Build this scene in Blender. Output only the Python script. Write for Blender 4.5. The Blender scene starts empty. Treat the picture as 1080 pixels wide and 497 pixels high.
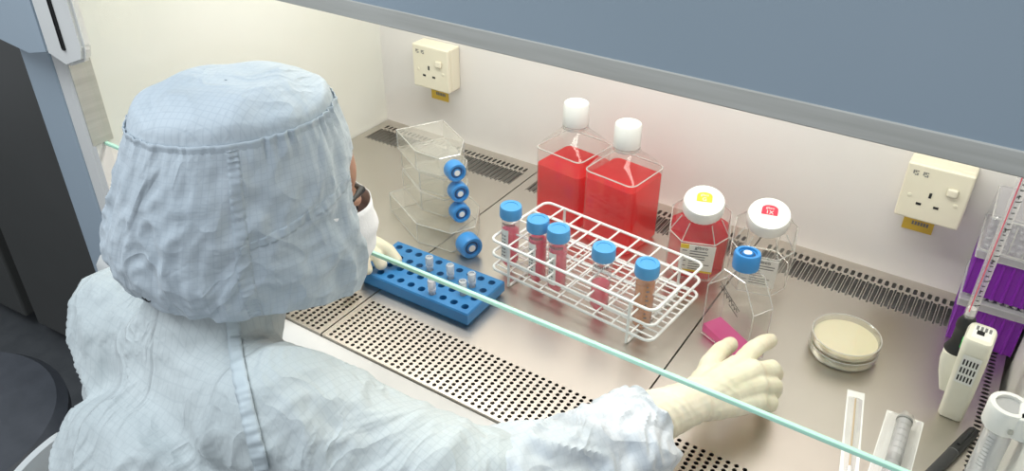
import bpy, bmesh, math, random
import numpy as np
from mathutils import Vector, Matrix, noise
from mathutils.bvhtree import BVHTree
S = bpy.context.scene
C = S.collection
PI = math.pi
random.seed(7)

# ------------------------------------------------------------------ camera, world, lights, exposure
camd = bpy.data.cameras.new('camera'); cam = bpy.data.objects.new('camera', camd); C.objects.link(cam)
yaw, pitch, roll = -.5799, -.5741, .0048
CP = Vector((1.0959, -1.181, .7302))
fw = Vector((math.sin(yaw)*math.cos(pitch), math.cos(yaw)*math.cos(pitch), math.sin(pitch)))
rt = Vector((math.cos(yaw), -math.sin(yaw), 0)); up = rt.cross(fw)
rt2 = math.cos(roll)*rt + math.sin(roll)*up; up2 = -math.sin(roll)*rt + math.cos(roll)*up
cam.matrix_world = Matrix(((rt2.x, up2.x, -fw.x, CP.x), (rt2.y, up2.y, -fw.y, CP.y), (rt2.z, up2.z, -fw.z, CP.z), (0, 0, 0, 1)))
camd.sensor_width = 36; camd.lens = 846.5/1080*36; camd.clip_start = .01
S.camera = cam
S.view_settings.view_transform = 'Standard'; S.view_settings.look = 'None'
S.view_settings.gamma = 1; S.view_settings.use_curve_mapping = False
S.view_settings.exposure = 0
w = bpy.data.worlds.new('room'); S.world = w; w.use_nodes = True
w.node_tree.nodes['Background'].inputs[0].default_value = (.84, .90, .97, 1)
w.node_tree.nodes['Background'].inputs[1].default_value = .54
S.cycles.max_bounces = 12; S.cycles.transparent_max_bounces = 40; S.cycles.use_denoising = True
S.cycles.sample_clamp_indirect = 4

def area(name, loc, target, sx, sy, power, col):
    l = bpy.data.lights.new(name, 'AREA'); l.shape = 'RECTANGLE'; l.size = sx; l.size_y = sy; l.energy = power; l.color = col
    o = bpy.data.objects.new(name, l); C.objects.link(o); o.location = loc
    d = Vector(target)-Vector(loc); o.rotation_euler = d.to_track_quat('-Z', 'Y').to_euler(); return o
area('hood_light', (.6, -.30, .69), (.6, -.30, 0), 1.05, .14, 6.6, (1, .965, .90))
area('room_ceiling_light', (.15, -1.45, 1.85), (.45, -.75, .1), 1.6, .9, 29, (.86, .94, 1))

# ------------------------------------------------------------------ materials
def mat(name, col, rough=.5, metal=0, **k):
    m = bpy.data.materials.new(name); m.use_nodes = True
    b = m.node_tree.nodes['Principled BSDF']
    b.inputs['Base Color'].default_value = (*col, 1); b.inputs['Roughness'].default_value = rough; b.inputs['Metallic'].default_value = metal
    for kk, v in k.items():
        b.inputs[kk.replace('_', ' ')].default_value = v
    return m
def nodes(m): return m.node_tree.nodes, m.node_tree.links, m.node_tree.nodes['Principled BSDF']
def noise_tint(m, c1, c2, scale, stretch=(1, 1, 1), detail=3, lo=.35, hi=.65, rough=None, bump=0, bscale=None):
    N, L, b = nodes(m)
    tc = N.new('ShaderNodeTexCoord'); mp = N.new('ShaderNodeMapping'); mp.inputs['Scale'].default_value = stretch
    L.new(tc.outputs['Object'], mp.inputs[0])
    n = N.new('ShaderNodeTexNoise'); n.inputs['Scale'].default_value = scale; n.inputs['Detail'].default_value = detail
    L.new(mp.outputs[0], n.inputs['Vector'])
    r = N.new('ShaderNodeValToRGB'); r.color_ramp.elements[0].position = lo; r.color_ramp.elements[1].position = hi
    r.color_ramp.elements[0].color = (*c1, 1); r.color_ramp.elements[1].color = (*c2, 1)
    L.new(n.outputs['Fac'], r.inputs[0]); L.new(r.outputs[0], b.inputs['Base Color'])
    if rough:
        q = N.new('ShaderNodeMapRange'); q.inputs[3].default_value = rough[0]; q.inputs[4].default_value = rough[1]
        L.new(n.outputs['Fac'], q.inputs[0]); L.new(q.outputs[0], b.inputs['Roughness'])
    if bump:
        n2 = N.new('ShaderNodeTexNoise'); n2.inputs['Scale'].default_value = bscale or scale; L.new(mp.outputs[0], n2.inputs['Vector'])
        bp = N.new('ShaderNodeBump'); bp.inputs['Strength'].default_value = bump; bp.inputs['Distance'].default_value = .002
        L.new(n2.outputs['Fac'], bp.inputs['Height']); L.new(bp.outputs[0], b.inputs['Normal'])
    return m

M = {}
M['wall'] = noise_tint(mat('white_enamel', (.80, .765, .755), .35), (.80, .762, .75), (.82, .785, .775), 6)
M['sidewall'] = noise_tint(mat('cream_enamel', (.78, .77, .72), .3), (.77, .765, .71), (.80, .79, .745), 5)
M['steel'] = noise_tint(mat('brushed_steel', (.5, .46, .42), .35, 1), (.62, .58, .525), (.655, .615, .56), 7, (1, 1, 1), 4, lo=.3, hi=.7, rough=(.30, .42))
M['steel_dark'] = mat('dark_plenum', (.10, .09, .08), .6, .3)
M['trim_steel'] = noise_tint(mat('grey_trim_steel', (.46, .45, .41), .42, .15), (.43, .42, .38), (.50, .49, .45), 8, (1, 1, 20))
M['blue_paint'] = noise_tint(mat('blue_grey_paint', (.34, .41, .47), .42), (.33, .40, .46), (.355, .425, .49), 3)
M['white_paint'] = noise_tint(mat('white_paint', (.74, .73, .70), .4), (.72, .71, .68), (.76, .75, .72), 9)
M['black'] = mat('black_rubber', (.012, .012, .013), .5)
M['slot'] = mat('slot_black', (.006, .006, .006), .8)
M['glove'] = noise_tint(mat('latex', (.76, .70, .54), .5, Subsurface_Weight=.15, Subsurface_Scale=.01), (.73, .67, .50), (.80, .745, .59), 40, lo=.3, hi=.7, bump=.25, bscale=90)
M['socket'] = noise_tint(mat('cream_plastic', (.80, .74, .60), .35), (.79, .73, .585), (.82, .765, .63), 8)
M['yellow'] = mat('yellow_tape', (.72, .48, .04), .5)
M['blue_rack'] = noise_tint(mat('blue_polypropylene', (.022, .17, .40), .45), (.02, .16, .385), (.027, .185, .425), 20)
M['blue_cap'] = mat('blue_cap', (.035, .25, .62), .4)
M['blue_cap_top'] = mat('light_blue_cap', (.07, .33, .68), .42)
M['blue_dark'] = mat('deep_blue', (.008, .06, .18), .5)
M['white_plastic'] = mat('white_plastic', (.83, .82, .80), .35)
M['wire'] = mat('white_coated_wire', (.84, .84, .83), .3)
M['label'] = noise_tint(mat('paper_label', (.84, .83, .80), .6), (.82, .81, .78), (.86, .85, .82), 30)
M['ink'] = mat('black_ink', (.02, .02, .02), .6)
M['ink_grey'] = mat('grey_ink', (.18, .18, .18), .6)
M['red_label'] = mat('red_print', (.75, .03, .07), .5)
M['yellow_label'] = mat('yellow_print', (.78, .55, .03), .5)
M['mask'] = noise_tint(mat('nonwoven', (.82, .81, .82), .8), (.80, .79, .80), (.84, .83, .84), 60, bump=.2, bscale=300)
M['skin'] = noise_tint(mat('skin', (.36, .19, .12), .5, Subsurface_Weight=.2, Subsurface_Scale=.01), (.34, .175, .11), (.40, .215, .14), 40, bump=.1, bscale=300)
M['hair'] = mat('black_hair', (.01, .008, .008), .5)
M['chair'] = noise_tint(mat('chair_shell', (.82, .84, .83), .35), (.80, .82, .81), (.84, .86, .85), 5)
M['pip_body'] = noise_tint(mat('offwhite_plastic', (.78, .75, .64), .35), (.77, .74, .63), (.80, .77, .67), 14)
M['dark_grey'] = noise_tint(mat('dark_grey_panel', (.07, .07, .066), .45), (.065, .065, .060), (.078, .078, .074), 2)
M['floor'] = noise_tint(mat('grey_vinyl', (.08, .085, .09), .5), (.07, .075, .08), (.09, .095, .10), 20)
M['stool'] = noise_tint(mat('stool_vinyl', (.06, .065, .075), .4), (.055, .06, .07), (.068, .073, .085), 30)
M['agar'] = mat('agar', (.80, .735, .53), .25, Subsurface_Weight=.2, Subsurface_Scale=.005)
M['green_led'] = mat('green_print', (.05, .5, .12), .5)

def clear(name, tint=(1, 1, 1), edge=.55, base=.06, diff=.05, dcol=(.85, .85, .82), rough=.05, power=1.0):
    """clear moulded plastic / glass skin: mostly see-through, more reflective at grazing angles"""
    m = bpy.data.materials.new(name); m.use_nodes = True; N = m.node_tree.nodes; L = m.node_tree.links
    N.remove(N['Principled BSDF']); out = N['Material Output']
    t = N.new('ShaderNodeBsdfTransparent'); t.inputs[0].default_value = (*tint, 1)
    g = N.new('ShaderNodeBsdfGlossy'); g.inputs['Roughness'].default_value = rough
    d = N.new('ShaderNodeBsdfDiffuse'); d.inputs[0].default_value = (*dcol, 1)
    lw = N.new('ShaderNodeLayerWeight'); lw.inputs[0].default_value = .35
    mr = N.new('ShaderNodeMapRange'); mr.inputs[3].default_value = base; mr.inputs[4].default_value = edge
    pw = N.new('ShaderNodeMath'); pw.operation = 'POWER'; pw.inputs[1].default_value = power
    L.new(lw.outputs['Facing'], pw.inputs[0]); L.new(pw.outputs[0], mr.inputs[0])
    m1 = N.new('ShaderNodeMixShader'); m1.inputs[0].default_value = diff
    L.new(t.outputs[0], m1.inputs[1]); L.new(d.outputs[0], m1.inputs[2])
    m2 = N.new('ShaderNodeMixShader'); L.new(mr.outputs[0], m2.inputs[0]); L.new(m1.outputs[0], m2.inputs[1]); L.new(g.outputs[0], m2.inputs[2])
    L.new(m2.outputs[0], out.inputs['Surface']); return m
M['clear'] = clear('clear_polystyrene', (.985, .98, .97), .42, .03, .035, power=1.6)
M['clear_ps'] = clear('cloudy_polystyrene', (.97, .965, .945), .5, .05, .13, dcol=(.86, .84, .78), power=1.4)
M['clear_edge'] = clear('clear_edge', (.97, .97, .95), .6, .15, .45, dcol=(.88, .87, .84))
M['clear_tube'] = clear('clear_tube', (.97, .96, .96), .5, .04, .12, power=1.5)
M['frost'] = clear('frosted_plastic', (.95, .95, .96), .5, .06, .42, dcol=(.84, .84, .86))
M['glass'] = clear('sash_glass', (.965, .985, .975), .25, .015, .0, power=3)
M['glass_edge'] = mat('glass_edge', (.52, .86, .68), .25, 0, Transmission_Weight=.0, Specular_IOR_Level=.6)
M['petri'] = clear('petri_plastic', (.98, .97, .94), .6, .05, .10, dcol=(.85, .82, .72))
def liquid(name, tcol, dcol, f, rough=.1):
    m = bpy.data.materials.new(name); m.use_nodes = True; N = m.node_tree.nodes; L = m.node_tree.links
    b = N['Principled BSDF']; out = N['Material Output']
    b.inputs['Base Color'].default_value = (*dcol, 1); b.inputs['Roughness'].default_value = rough
    t = N.new('ShaderNodeBsdfTransparent'); t.inputs[0].default_value = (*tcol, 1)
    tr = N.new('ShaderNodeBsdfTranslucent'); tr.inputs[0].default_value = (*dcol, 1)
    a = N.new('ShaderNodeMixShader'); a.inputs[0].default_value = .45; L.new(b.outputs[0], a.inputs[1]); L.new(tr.outputs[0], a.inputs[2])
    x = N.new('ShaderNodeMixShader'); x.inputs[0].default_value = f; L.new(a.outputs[0], x.inputs[1]); L.new(t.outputs[0], x.inputs[2])
    L.new(x.outputs[0], out.inputs['Surface']); return m
M['red_medium'] = liquid('red_medium', (1, .16, .14), (.95, .024, .035), .5)
M['crimson_medium'] = liquid('crimson_medium', (.95, .15, .2), (.70, .02, .05), .35)
M['pink_medium'] = liquid('pink_medium', (1, .32, .5), (.95, .09, .22), .35)
M['magenta_medium'] = liquid('magenta_medium', (1, .5, .8), (1, .22, .58), .4)
M['amber'] = liquid('amber_liquid', (.95, .6, .25), (.80, .36, .07), .15)
M['purple'] = mat('purple_plastic', (.20, .012, .36), .35)
def fabric(name, c1, c2, gridcol, pitch=.006, uv=True, crease=.017):
    m = bpy.data.materials.new(name); m.use_nodes = True; N, L, b = nodes(m)
    tc = N.new('ShaderNodeTexCoord')
    n = N.new('ShaderNodeTexNoise'); n.inputs['Scale'].default_value = 9; n.inputs['Detail'].default_value = 4
    L.new(tc.outputs['Object'], n.inputs['Vector'])
    r = N.new('ShaderNodeValToRGB'); r.color_ramp.elements[0].position = .35; r.color_ramp.elements[1].position = .65
    r.color_ramp.elements[0].color = (*c1, 1); r.color_ramp.elements[1].color = (*c2, 1); L.new(n.outputs['Fac'], r.inputs[0])
    sp = N.new('ShaderNodeSeparateXYZ'); L.new(tc.outputs['UV' if uv else 'Object'], sp.inputs[0])
    fac = None
    for ax in (0, 1):
        a = N.new('ShaderNodeMath'); a.operation = 'DIVIDE'; a.inputs[1].default_value = pitch; L.new(sp.outputs[ax], a.inputs[0])
        f = N.new('ShaderNodeMath'); f.operation = 'FRACT'; L.new(a.outputs[0], f.inputs[0])
        l = N.new('ShaderNodeMath'); l.operation = 'LESS_THAN'; l.inputs[1].default_value = .16; L.new(f.outputs[0], l.inputs[0])
        if fac is None: fac = l
        else:
            mx = N.new('ShaderNodeMath'); mx.operation = 'MAXIMUM'; L.new(fac.outputs[0], mx.inputs[0]); L.new(l.outputs[0], mx.inputs[1]); fac = mx
    sc = N.new('ShaderNodeMath'); sc.operation = 'MULTIPLY'; sc.inputs[1].default_value = .30; L.new(fac.outputs[0], sc.inputs[0])
    mix = N.new('ShaderNodeMixRGB'); L.new(sc.outputs[0], mix.inputs[0]); L.new(r.outputs[0], mix.inputs[1]); mix.inputs[2].default_value = (*gridcol, 1)
    L.new(mix.outputs[0], b.inputs['Base Color'])
    b.inputs['Roughness'].default_value = .62
    b.inputs['Sheen Weight'].default_value = .15
    n2 = N.new('ShaderNodeTexNoise'); n2.inputs['Scale'].default_value = 45; n2.inputs['Detail'].default_value = 5; n2.inputs['Distortion'].default_value = .6
    L.new(tc.outputs['Object'], n2.inputs['Vector'])
    bp = N.new('ShaderNodeBump'); bp.inputs['Strength'].default_value = .45; bp.inputs['Distance'].default_value = .004
    L.new(n2.outputs['Fac'], bp.inputs['Height'])
    n3 = N.new('ShaderNodeTexNoise'); n3.inputs['Scale'].default_value = 12; n3.inputs['Detail'].default_value = 2.5; n3.inputs['Distortion'].default_value = 1.1
    mp = N.new('ShaderNodeMapping'); mp.inputs['Scale'].default_value = (1.3, .8, .8); mp.inputs['Rotation'].default_value = (.4, .5, .7); L.new(tc.outputs['Object'], mp.inputs[0]); L.new(mp.outputs[0], n3.inputs['Vector'])
    sb = N.new('ShaderNodeMath'); sb.operation = 'SUBTRACT'; sb.inputs[1].default_value = .5; L.new(n3.outputs['Fac'], sb.inputs[0])
    ab = N.new('ShaderNodeMath'); ab.operation = 'ABSOLUTE'; L.new(sb.outputs[0], ab.inputs[0])
    mn = N.new('ShaderNodeMath'); mn.operation = 'MINIMUM'; mn.inputs[1].default_value = .14; L.new(ab.outputs[0], mn.inputs[0])
    b2 = N.new('ShaderNodeBump'); b2.invert = True; b2.inputs['Strength'].default_value = 1; b2.inputs['Distance'].default_value = crease; L.new(mn.outputs[0], b2.inputs['Height']); L.new(bp.outputs[0], b2.inputs['Normal'])
    L.new(b2.outputs[0], b.inputs['Normal'])
    return m
M['hood'] = fabric('blue_cleanroom_cloth', (.44, .50, .545), (.50, .555, .595), (.35, .41, .46), crease=.016)
M['suit'] = fabric('white_cleanroom_cloth', (.50, .55, .555), (.57, .615, .615), (.42, .47, .48), .007, uv=False)
M['seam'] = mat('seam_cloth', (.52, .585, .61), .7)

# ------------------------------------------------------------------ mesh helpers
def obj(name, bm, m, parent=None, smooth=False, sub=0):
    me = bpy.data.meshes.new(name); bm.to_mesh(me); bm.free()
    ms = m if isinstance(m, (list, tuple)) else [m]
    for x in ms: me.materials.append(x)
    if smooth:
        for p in me.polygons: p.use_smooth = True
        try: me.set_sharp_from_angle(angle=math.radians(38))
        except Exception: pass
    o = bpy.data.objects.new(name, me); C.objects.link(o)
    if parent is not None: o.parent = parent
    if sub:
        md = o.modifiers.new('s', 'SUBSURF'); md.levels = sub; md.render_levels = sub
    return o
def thing(name, label, cat, loc=(0, 0, 0), rotz=0, group=None):
    o = bpy.data.objects.new(name, None); C.objects.link(o); o.location = loc; o.rotation_euler = (0, 0, rotz)
    o.empty_display_size = .01
    o['label'] = label; o['category'] = cat
    if group: o['group'] = group
    return o
def tag(o, label, cat, group=None):
    o['label'] = label; o['category'] = cat
    if group: o['group'] = group
    return o
def struct(name, bm, m, smooth=False):
    o = obj(name, bm, m, None, smooth); o['kind'] = 'structure'; return o
def dup(root, loc=None, rotz=None, label=None):
    r = root.copy(); C.objects.link(r)
    if loc is not None: r.location = loc
    if rotz is not None: r.rotation_euler = (0, 0, rotz)
    if label: r['label'] = label
    for ch in list(root.children):
        c = ch.copy(); C.objects.link(c); c.parent = r
        for g in list(ch.children):
            d = g.copy(); C.objects.link(d); d.parent = c
    return r
def B(): return bmesh.new()
def box(bm, x0, x1, y0, y1, z0, z1, bev=0, seg=2, mi=0):
    r = bmesh.ops.create_cube(bm, size=1); vs = r['verts']
    for v in vs:
        v.co = Vector((x0+(v.co.x+.5)*(x1-x0), y0+(v.co.y+.5)*(y1-y0), z0+(v.co.z+.5)*(z1-z0)))
    fs = set(f for v in vs for f in v.link_faces)
    for f in fs: f.material_index = mi
    if bev:
        es = list(set(e for v in vs for e in v.link_edges))
        bmesh.ops.bevel(bm, geom=es, offset=bev, segments=seg, affect='EDGES', profile=.5)
    return bm
def lathe(bm, prof, n=32, c=(0, 0, 0), mat3=None, cap=True, mi=0, squash=None):
    """prof: list of (r,z)"""
    rings = []
    for r, z in prof:
        ring = []
        for i in range(n):
            a = 2*PI*i/n
            rr = r if squash is None else r*squash(a)
            p = Vector((rr*math.cos(a), rr*math.sin(a), z))
            if mat3 is not None: p = mat3 @ p
            ring.append(bm.verts.new(p+Vector(c)))
        rings.append(ring)
    for a, b in zip(rings, rings[1:]):
        for i in range(n):
            f = bm.faces.new((a[i], a[(i+1) % n], b[(i+1) % n], b[i])); f.material_index = mi
    if cap:
        f = bm.faces.new(rings[0][::-1]); f.material_index = mi
        f = bm.faces.new(rings[-1]); f.material_index = mi
    return bm
def tube(bm, pts, r, n=8, closed=False, mi=0):
    pts = [Vector(p) for p in pts]; m = len(pts); rings = []
    prev = None
    for i, p in enumerate(pts):
        if closed: t = (pts[(i+1) % m]-pts[i-1])
        else: t = pts[min(i+1, m-1)]-pts[max(i-1, 0)]
        t.normalize()
        if prev is None:
            u = t.cross(Vector((0, 0, 1)))
            if u.length < .1: u = t.cross(Vector((0, 1, 0)))
        else: u = prev - t*prev.dot(t)
        u.normalize(); prev = u; v = t.cross(u)
        rr = r[i] if isinstance(r, (list, tuple)) else r
        rings.append([bm.verts.new(p+rr*(math.cos(2*PI*k/n)*u+math.sin(2*PI*k/n)*v)) for k in range(n)])
    R_ = list(zip(rings, rings[1:]))
    if closed: R_.append((rings[-1], rings[0]))
    for a, b in R_:
        for k in range(n):
            f = bm.faces.new((a[k], a[(k+1) % n], b[(k+1) % n], b[k])); f.material_index = mi
    if not closed:
        bm.faces.new(rings[0][::-1]).material_index = mi; bm.faces.new(rings[-1]).material_index = mi
    return bm
def loft(bm, rings, cap=True, mi=0):
    vs = [[bm.verts.new(p) for p in r] for r in rings]; n = len(vs[0])
    for a, b in zip(vs, vs[1:]):
        for k in range(n):
            bm.faces.new((a[k], a[(k+1) % n], b[(k+1) % n], b[k])).material_index = mi
    if cap:
        bm.faces.new(vs[0][::-1]).material_index = mi; bm.faces.new(vs[-1]).material_index = mi
    return bm
def rrect(hx, hy, r, z, n=4, cx=0, cy=0):
    out = []
    for sx, sy, a0 in ((1, 1, 0), (-1, 1, PI/2), (-1, -1, PI), (1, -1, 1.5*PI)):
        for i in range(n+1):
            a = a0+PI/2*i/n
            out.append(Vector((cx+sx*(hx-r)+r*math.cos(a), cy+sy*(hy-r)+r*math.sin(a), z)))
    return out
def prism(bm, outline, z0, z1, mi=0):
    return loft(bm, [[Vector((x, y, z0)) for x, y in outline], [Vector((x, y, z1)) for x, y in outline]], mi=mi)
def quad(bm, a, b, c, d, mi=0):
    f = bm.faces.new([bm.verts.new(Vector(p)) for p in (a, b, c, d)]); f.material_index = mi; return bm
def xf(bm, mtx): bmesh.ops.transform(bm, matrix=mtx, verts=bm.verts); return bm
def text_obj(name, body, size, m, parent, mtx, depth=.0002):
    cu = bpy.data.curves.new(name, 'FONT'); cu.body = body; cu.size = size; cu.align_x = 'CENTER'; cu.align_y = 'CENTER'; cu.extrude = depth
    tmp = bpy.data.objects.new(name+'_t', cu); C.objects.link(tmp)
    bpy.context.view_layer.update()
    me = bpy.data.meshes.new_from_object(tmp.evaluated_get(bpy.context.evaluated_depsgraph_get()))
    bpy.data.objects.remove(tmp); me.materials.clear(); me.materials.append(m); me.transform(mtx)
    o = bpy.data.objects.new(name, me); C.objects.link(o); o.parent = parent; return o
def T(x, y, z): return Matrix.Translation((x, y, z))
def Rm(a, ax): return Matrix.Rotation(a, 4, ax)

# ------------------------------------------------------------------ the setting
X1 = 1.214
struct('wall_back', box(B(), -.02, X1+.02, 0, .012, -.10, .72), M['wall'])
# side walls: interior liner
struct('wall_left', box(B(), -.012, 0, -.607, 0, -.10, .72), M['sidewall'])
struct('wall_right', box(B(), X1, X1+.012, -.607, 0, -.10, .72), M['sidewall'])
struct('ceiling', box(B(), 0, X1, -.60, 0, .72, .73), M['sidewall'])
struct('trim_1', box(B(), 0, X1, -.60, 0, -.075, -.07), M['steel_dark'])      # drain pan beneath the trays
struct('floor', box(B(), -2.6, 2.6, -2.8, 1.0, -.80, -.76), M['floor'])

# three steel work trays with slots at the back and a perforated front
def tray(x0, x1, label, side_holes=False):
    root = thing('work_tray', label, 'tray', ((x0+x1)/2, -.29, 0), 0, 'steel trays side by side in the worktop')
    ox, oy = (x0+x1)/2, -.29
    bm = B(); g = .0012
    a, b = x0+g, x1-g
    def V(x, y, z=0): return bm.verts.new((x-ox, y-oy, z))
    def cell(xa, xb, ya, yb, hole):
        # rectangle with a hole given as list of points (ccw, 8 or 16 points)
        n = len(hole); c = [(xb, yb), (xa, yb), (xa, ya), (xb, ya)]
        cx, cy = (xa+xb)/2, (ya+yb)/2
        outer = []
        for hx, hy in hole:
            dx, dy = hx-cx, hy-cy
            s = min((xb-xa)/2/max(abs(dx), 1e-9), (yb-ya)/2/max(abs(dy), 1e-9))
            outer.append((cx+dx*s, cy+dy*s))
        O = [V(*p) for p in outer]; H = [V(*p) for p in hole]; D = [V(p[0], p[1], -.0016) for p in hole]
        for i in range(n):
            j = (i+1) % n
            bm.faces.new((O[i], O[j], H[j], H[i])); bm.faces.new((H[i], H[j], D[j], D[i]))
        # corner fills
        for i in range(n):
            j = (i+1) % n; p, q = outer[i], outer[j]
            for k in c:
                if abs(p[0]-q[0]) > 1e-7 and abs(p[1]-q[1]) > 1e-7:
                    onp = (abs(p[0]-k[0]) < 1e-7 or abs(p[1]-k[1]) < 1e-7); onq = (abs(q[0]-k[0]) < 1e-7 or abs(q[1]-k[1]) < 1e-7)
                    if onp and onq: bm.faces.new((V(*k), O[j], O[i]) )
    def rect(xa, xb, ya, yb):
        if xb-xa > 1e-5 and yb-ya > 1e-5:
            bm.faces.new((V(xa, ya), V(xb, ya), V(xb, yb), V(xa, yb)))
    def rslot(cx, cy, hw, hl):
        pts = []
        for i in range(8):
            an = PI*i/7; pts.append((cx+hw*math.cos(an), cy+(hl-hw)+hw*math.sin(an)))
        for i in range(8):
            an = PI+PI*i/7; pts.append((cx+hw*math.cos(an), cy-(hl-hw)+hw*math.sin(an)))
        return pts
    # rear slots
    n = int((b-a-.024)/.0102); xa = (a+b)/2-n*.0102/2
    rect(a, b, -.018, 0); rect(a, xa, -.096, -.018); rect(xa+n*.0102, b, -.096, -.018)
    for i in range(n):
        cx = xa+(i+.5)*.0102
        cell(cx-.0051, cx+.0051, -.040, -.018, rslot(cx, -.0295, .0029, .0075))
        cell(cx-.0051, cx+.0051, -.096, -.040, rslot(cx, -.0675, .0029, .0245))
    # field
    xr = b
    if side_holes:
        xr = b-.021
        m = int((.496-.096)/.0085); ya = -.496+(.4-m*.0085)/2
        rect(xr, b, -.096-(.4-m*.0085)/2, -.096); rect(xr, b, -.496, ya)
        for j in range(m):
            cy = ya+(j+.5)*.0085
            cell(xr, xr+.013, cy-.00425, cy+.00425, [(xr+.0065+.0046*math.cos(2*PI*k/12), cy+.0027*math.sin(2*PI*k/12)) for k in range(12)])
        rect(xr+.013, b, ya, ya+m*.0085)
    nx = 12
    for i in range(nx):
        rect(a+(xr-a)*i/nx, a+(xr-a)*(i+1)/nx, -.496, -.096)
    # perforated front
    n = int((b-a-.012)/.0102); xa = (a+b)/2-n*.0102/2; rows = 13; py = .0073; y0 = -.500
    rect(a, b, y0, -.496); yb = y0-rows*py
    rect(a, xa, yb, y0); rect(xa+n*.0102, b, yb, y0); rect(a, b, -.598, yb)
    for i in range(n):
        for j in range(rows):
            cx = xa+(i+.5)*.0102; cy = y0-(j+.5)*py
            cell(cx-.0051, cx+.0051, cy-py/2, cy+py/2, [(cx+.0029*math.cos(2*PI*k/10), cy+.0029*math.sin(2*PI*k/10)) for k in range(10)])
    # turned-down rims of the sheet
    for q in ((a, a, -.598, 0), (b, b, -.598, 0)):
        bm.faces.new((V(q[0], q[2]), V(q[1], q[3]), V(q[1], q[3], -.014), V(q[0], q[2], -.014)))
    bm.faces.new((V(a, -.598), V(b, -.598), V(b, -.598, -.014), V(a, -.598, -.014)))
    bmesh.ops.recalc_face_normals(bm, faces=bm.faces)
    obj('tray_sheet', bm, M['steel'], root)
    return root
tray(.002, .394, 'left steel tray of the worktop, under the blue tube rack and stacked flasks')
tray(.394, .827, 'middle steel tray of the worktop, under the white wire rack')
tray(.827, 1.206, 'right steel tray of the worktop with a column of holes along its right edge', True)

# ------------------------------------------------------------------ cabinet shell seen from outside
cab = thing('safety_cabinet', 'blue and white laboratory safety cabinet with a glass sash raised over the steel worktop', 'cabinet', (.6, -.6, -.76))
def pc(name, bm, m, parent=cab, **k):
    o = obj(name, bm, m, None, **k)
    o.parent = parent
    off = Vector(); q = parent
    while q is not None: off += q.location; q = q.parent
    o.data.transform(Matrix.Translation(-off)); return o
# armrest / front sill, rounded
def sill():
    bm = B(); prof = [(-.598, -.03), (-.598, -.006), (-.602, -.001), (-.610, .001), (-.632, 0), (-.650, -.006), (-.660, -.018), (-.662, -.05), (-.655, -.10), (-.598, -.10)]
    loft(bm, [[Vector((x, y, z)) for y, z in prof] for x in (-.05, X1+.05)])
    bmesh.ops.recalc_face_normals(bm, faces=bm.faces); return bm
pc('armrest', sill(), noise_tint(mat('armrest_paint', (.60, .60, .58), .4), (.58, .58, .56), (.63, .63, .61), 9), smooth=True)
pc('base_housing', box(B(), -.13, X1+.13, -.640, .05, -.165, -.101, .01), M['blue_paint'])
def col(xa, xb, name, m, y0=-.628, y1=-.600, z0=-.10, z1=1.0, bev=.008): return pc(name, box(B(), xa, xb, y0, y1, z0, z1, bev, 3), m)
lp = col(-.052, -.012, 'front_post', M['white_paint'])
col(-.134, -.052, 'side_cover', M['blue_paint'], y1=-.1, bev=.004)
col(X1+.012, X1+.052, 'front_post', M['white_paint'], y0=-.640)
col(X1+.052, X1+.134, 'side_cover', M['blue_paint'], y1=-.1, bev=.004)
# narrow air slots on the left liner, by the sash
for y in (-.612, -.601):
    pc('air_slot', box(B(), -.0165, -.0105+.0002, y-.0028, y+.0028, .118, .182, .002), M['slot'], lp)
pc('inner_return', box(B(), -.012, 0, -.628, -.607, -.02, .72), M['white_paint'])
pc('inner_return', box(B(), X1, X1+.012, -.64, -.607, -.02, .72), M['white_paint'])
# sash glass with green lower edge, steel guides
gl = pc('sash_glass', box(B(), .001, X1-.001, -.6152, -.6108, .1980, .80), M['glass'])
pc('glass_edge', box(B(), .001, X1-.001, -.6155, -.6105, .1932, .1982, .0010), M['glass_edge'], gl)
for xa, xb in ((.0008, .0035), (X1-.0035, X1-.0008)):
    g = pc('sash_guide', box(B(), xa, xb, -.6335, -.600, .198, .72, .001), M['trim_steel'])
    bm = B(); lathe(bm, [(.006, 0), (.006, .004), (.004, .006)], 20, mat3=Rm(PI/2, 'Y').to_3x3() if xa < .5 else Rm(-PI/2, 'Y').to_3x3()); xf(bm, T(xb if xa < .5 else xa, -.617, .392))
    pc('guide_knob', bm, M['white_paint'], g, smooth=True)
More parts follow.
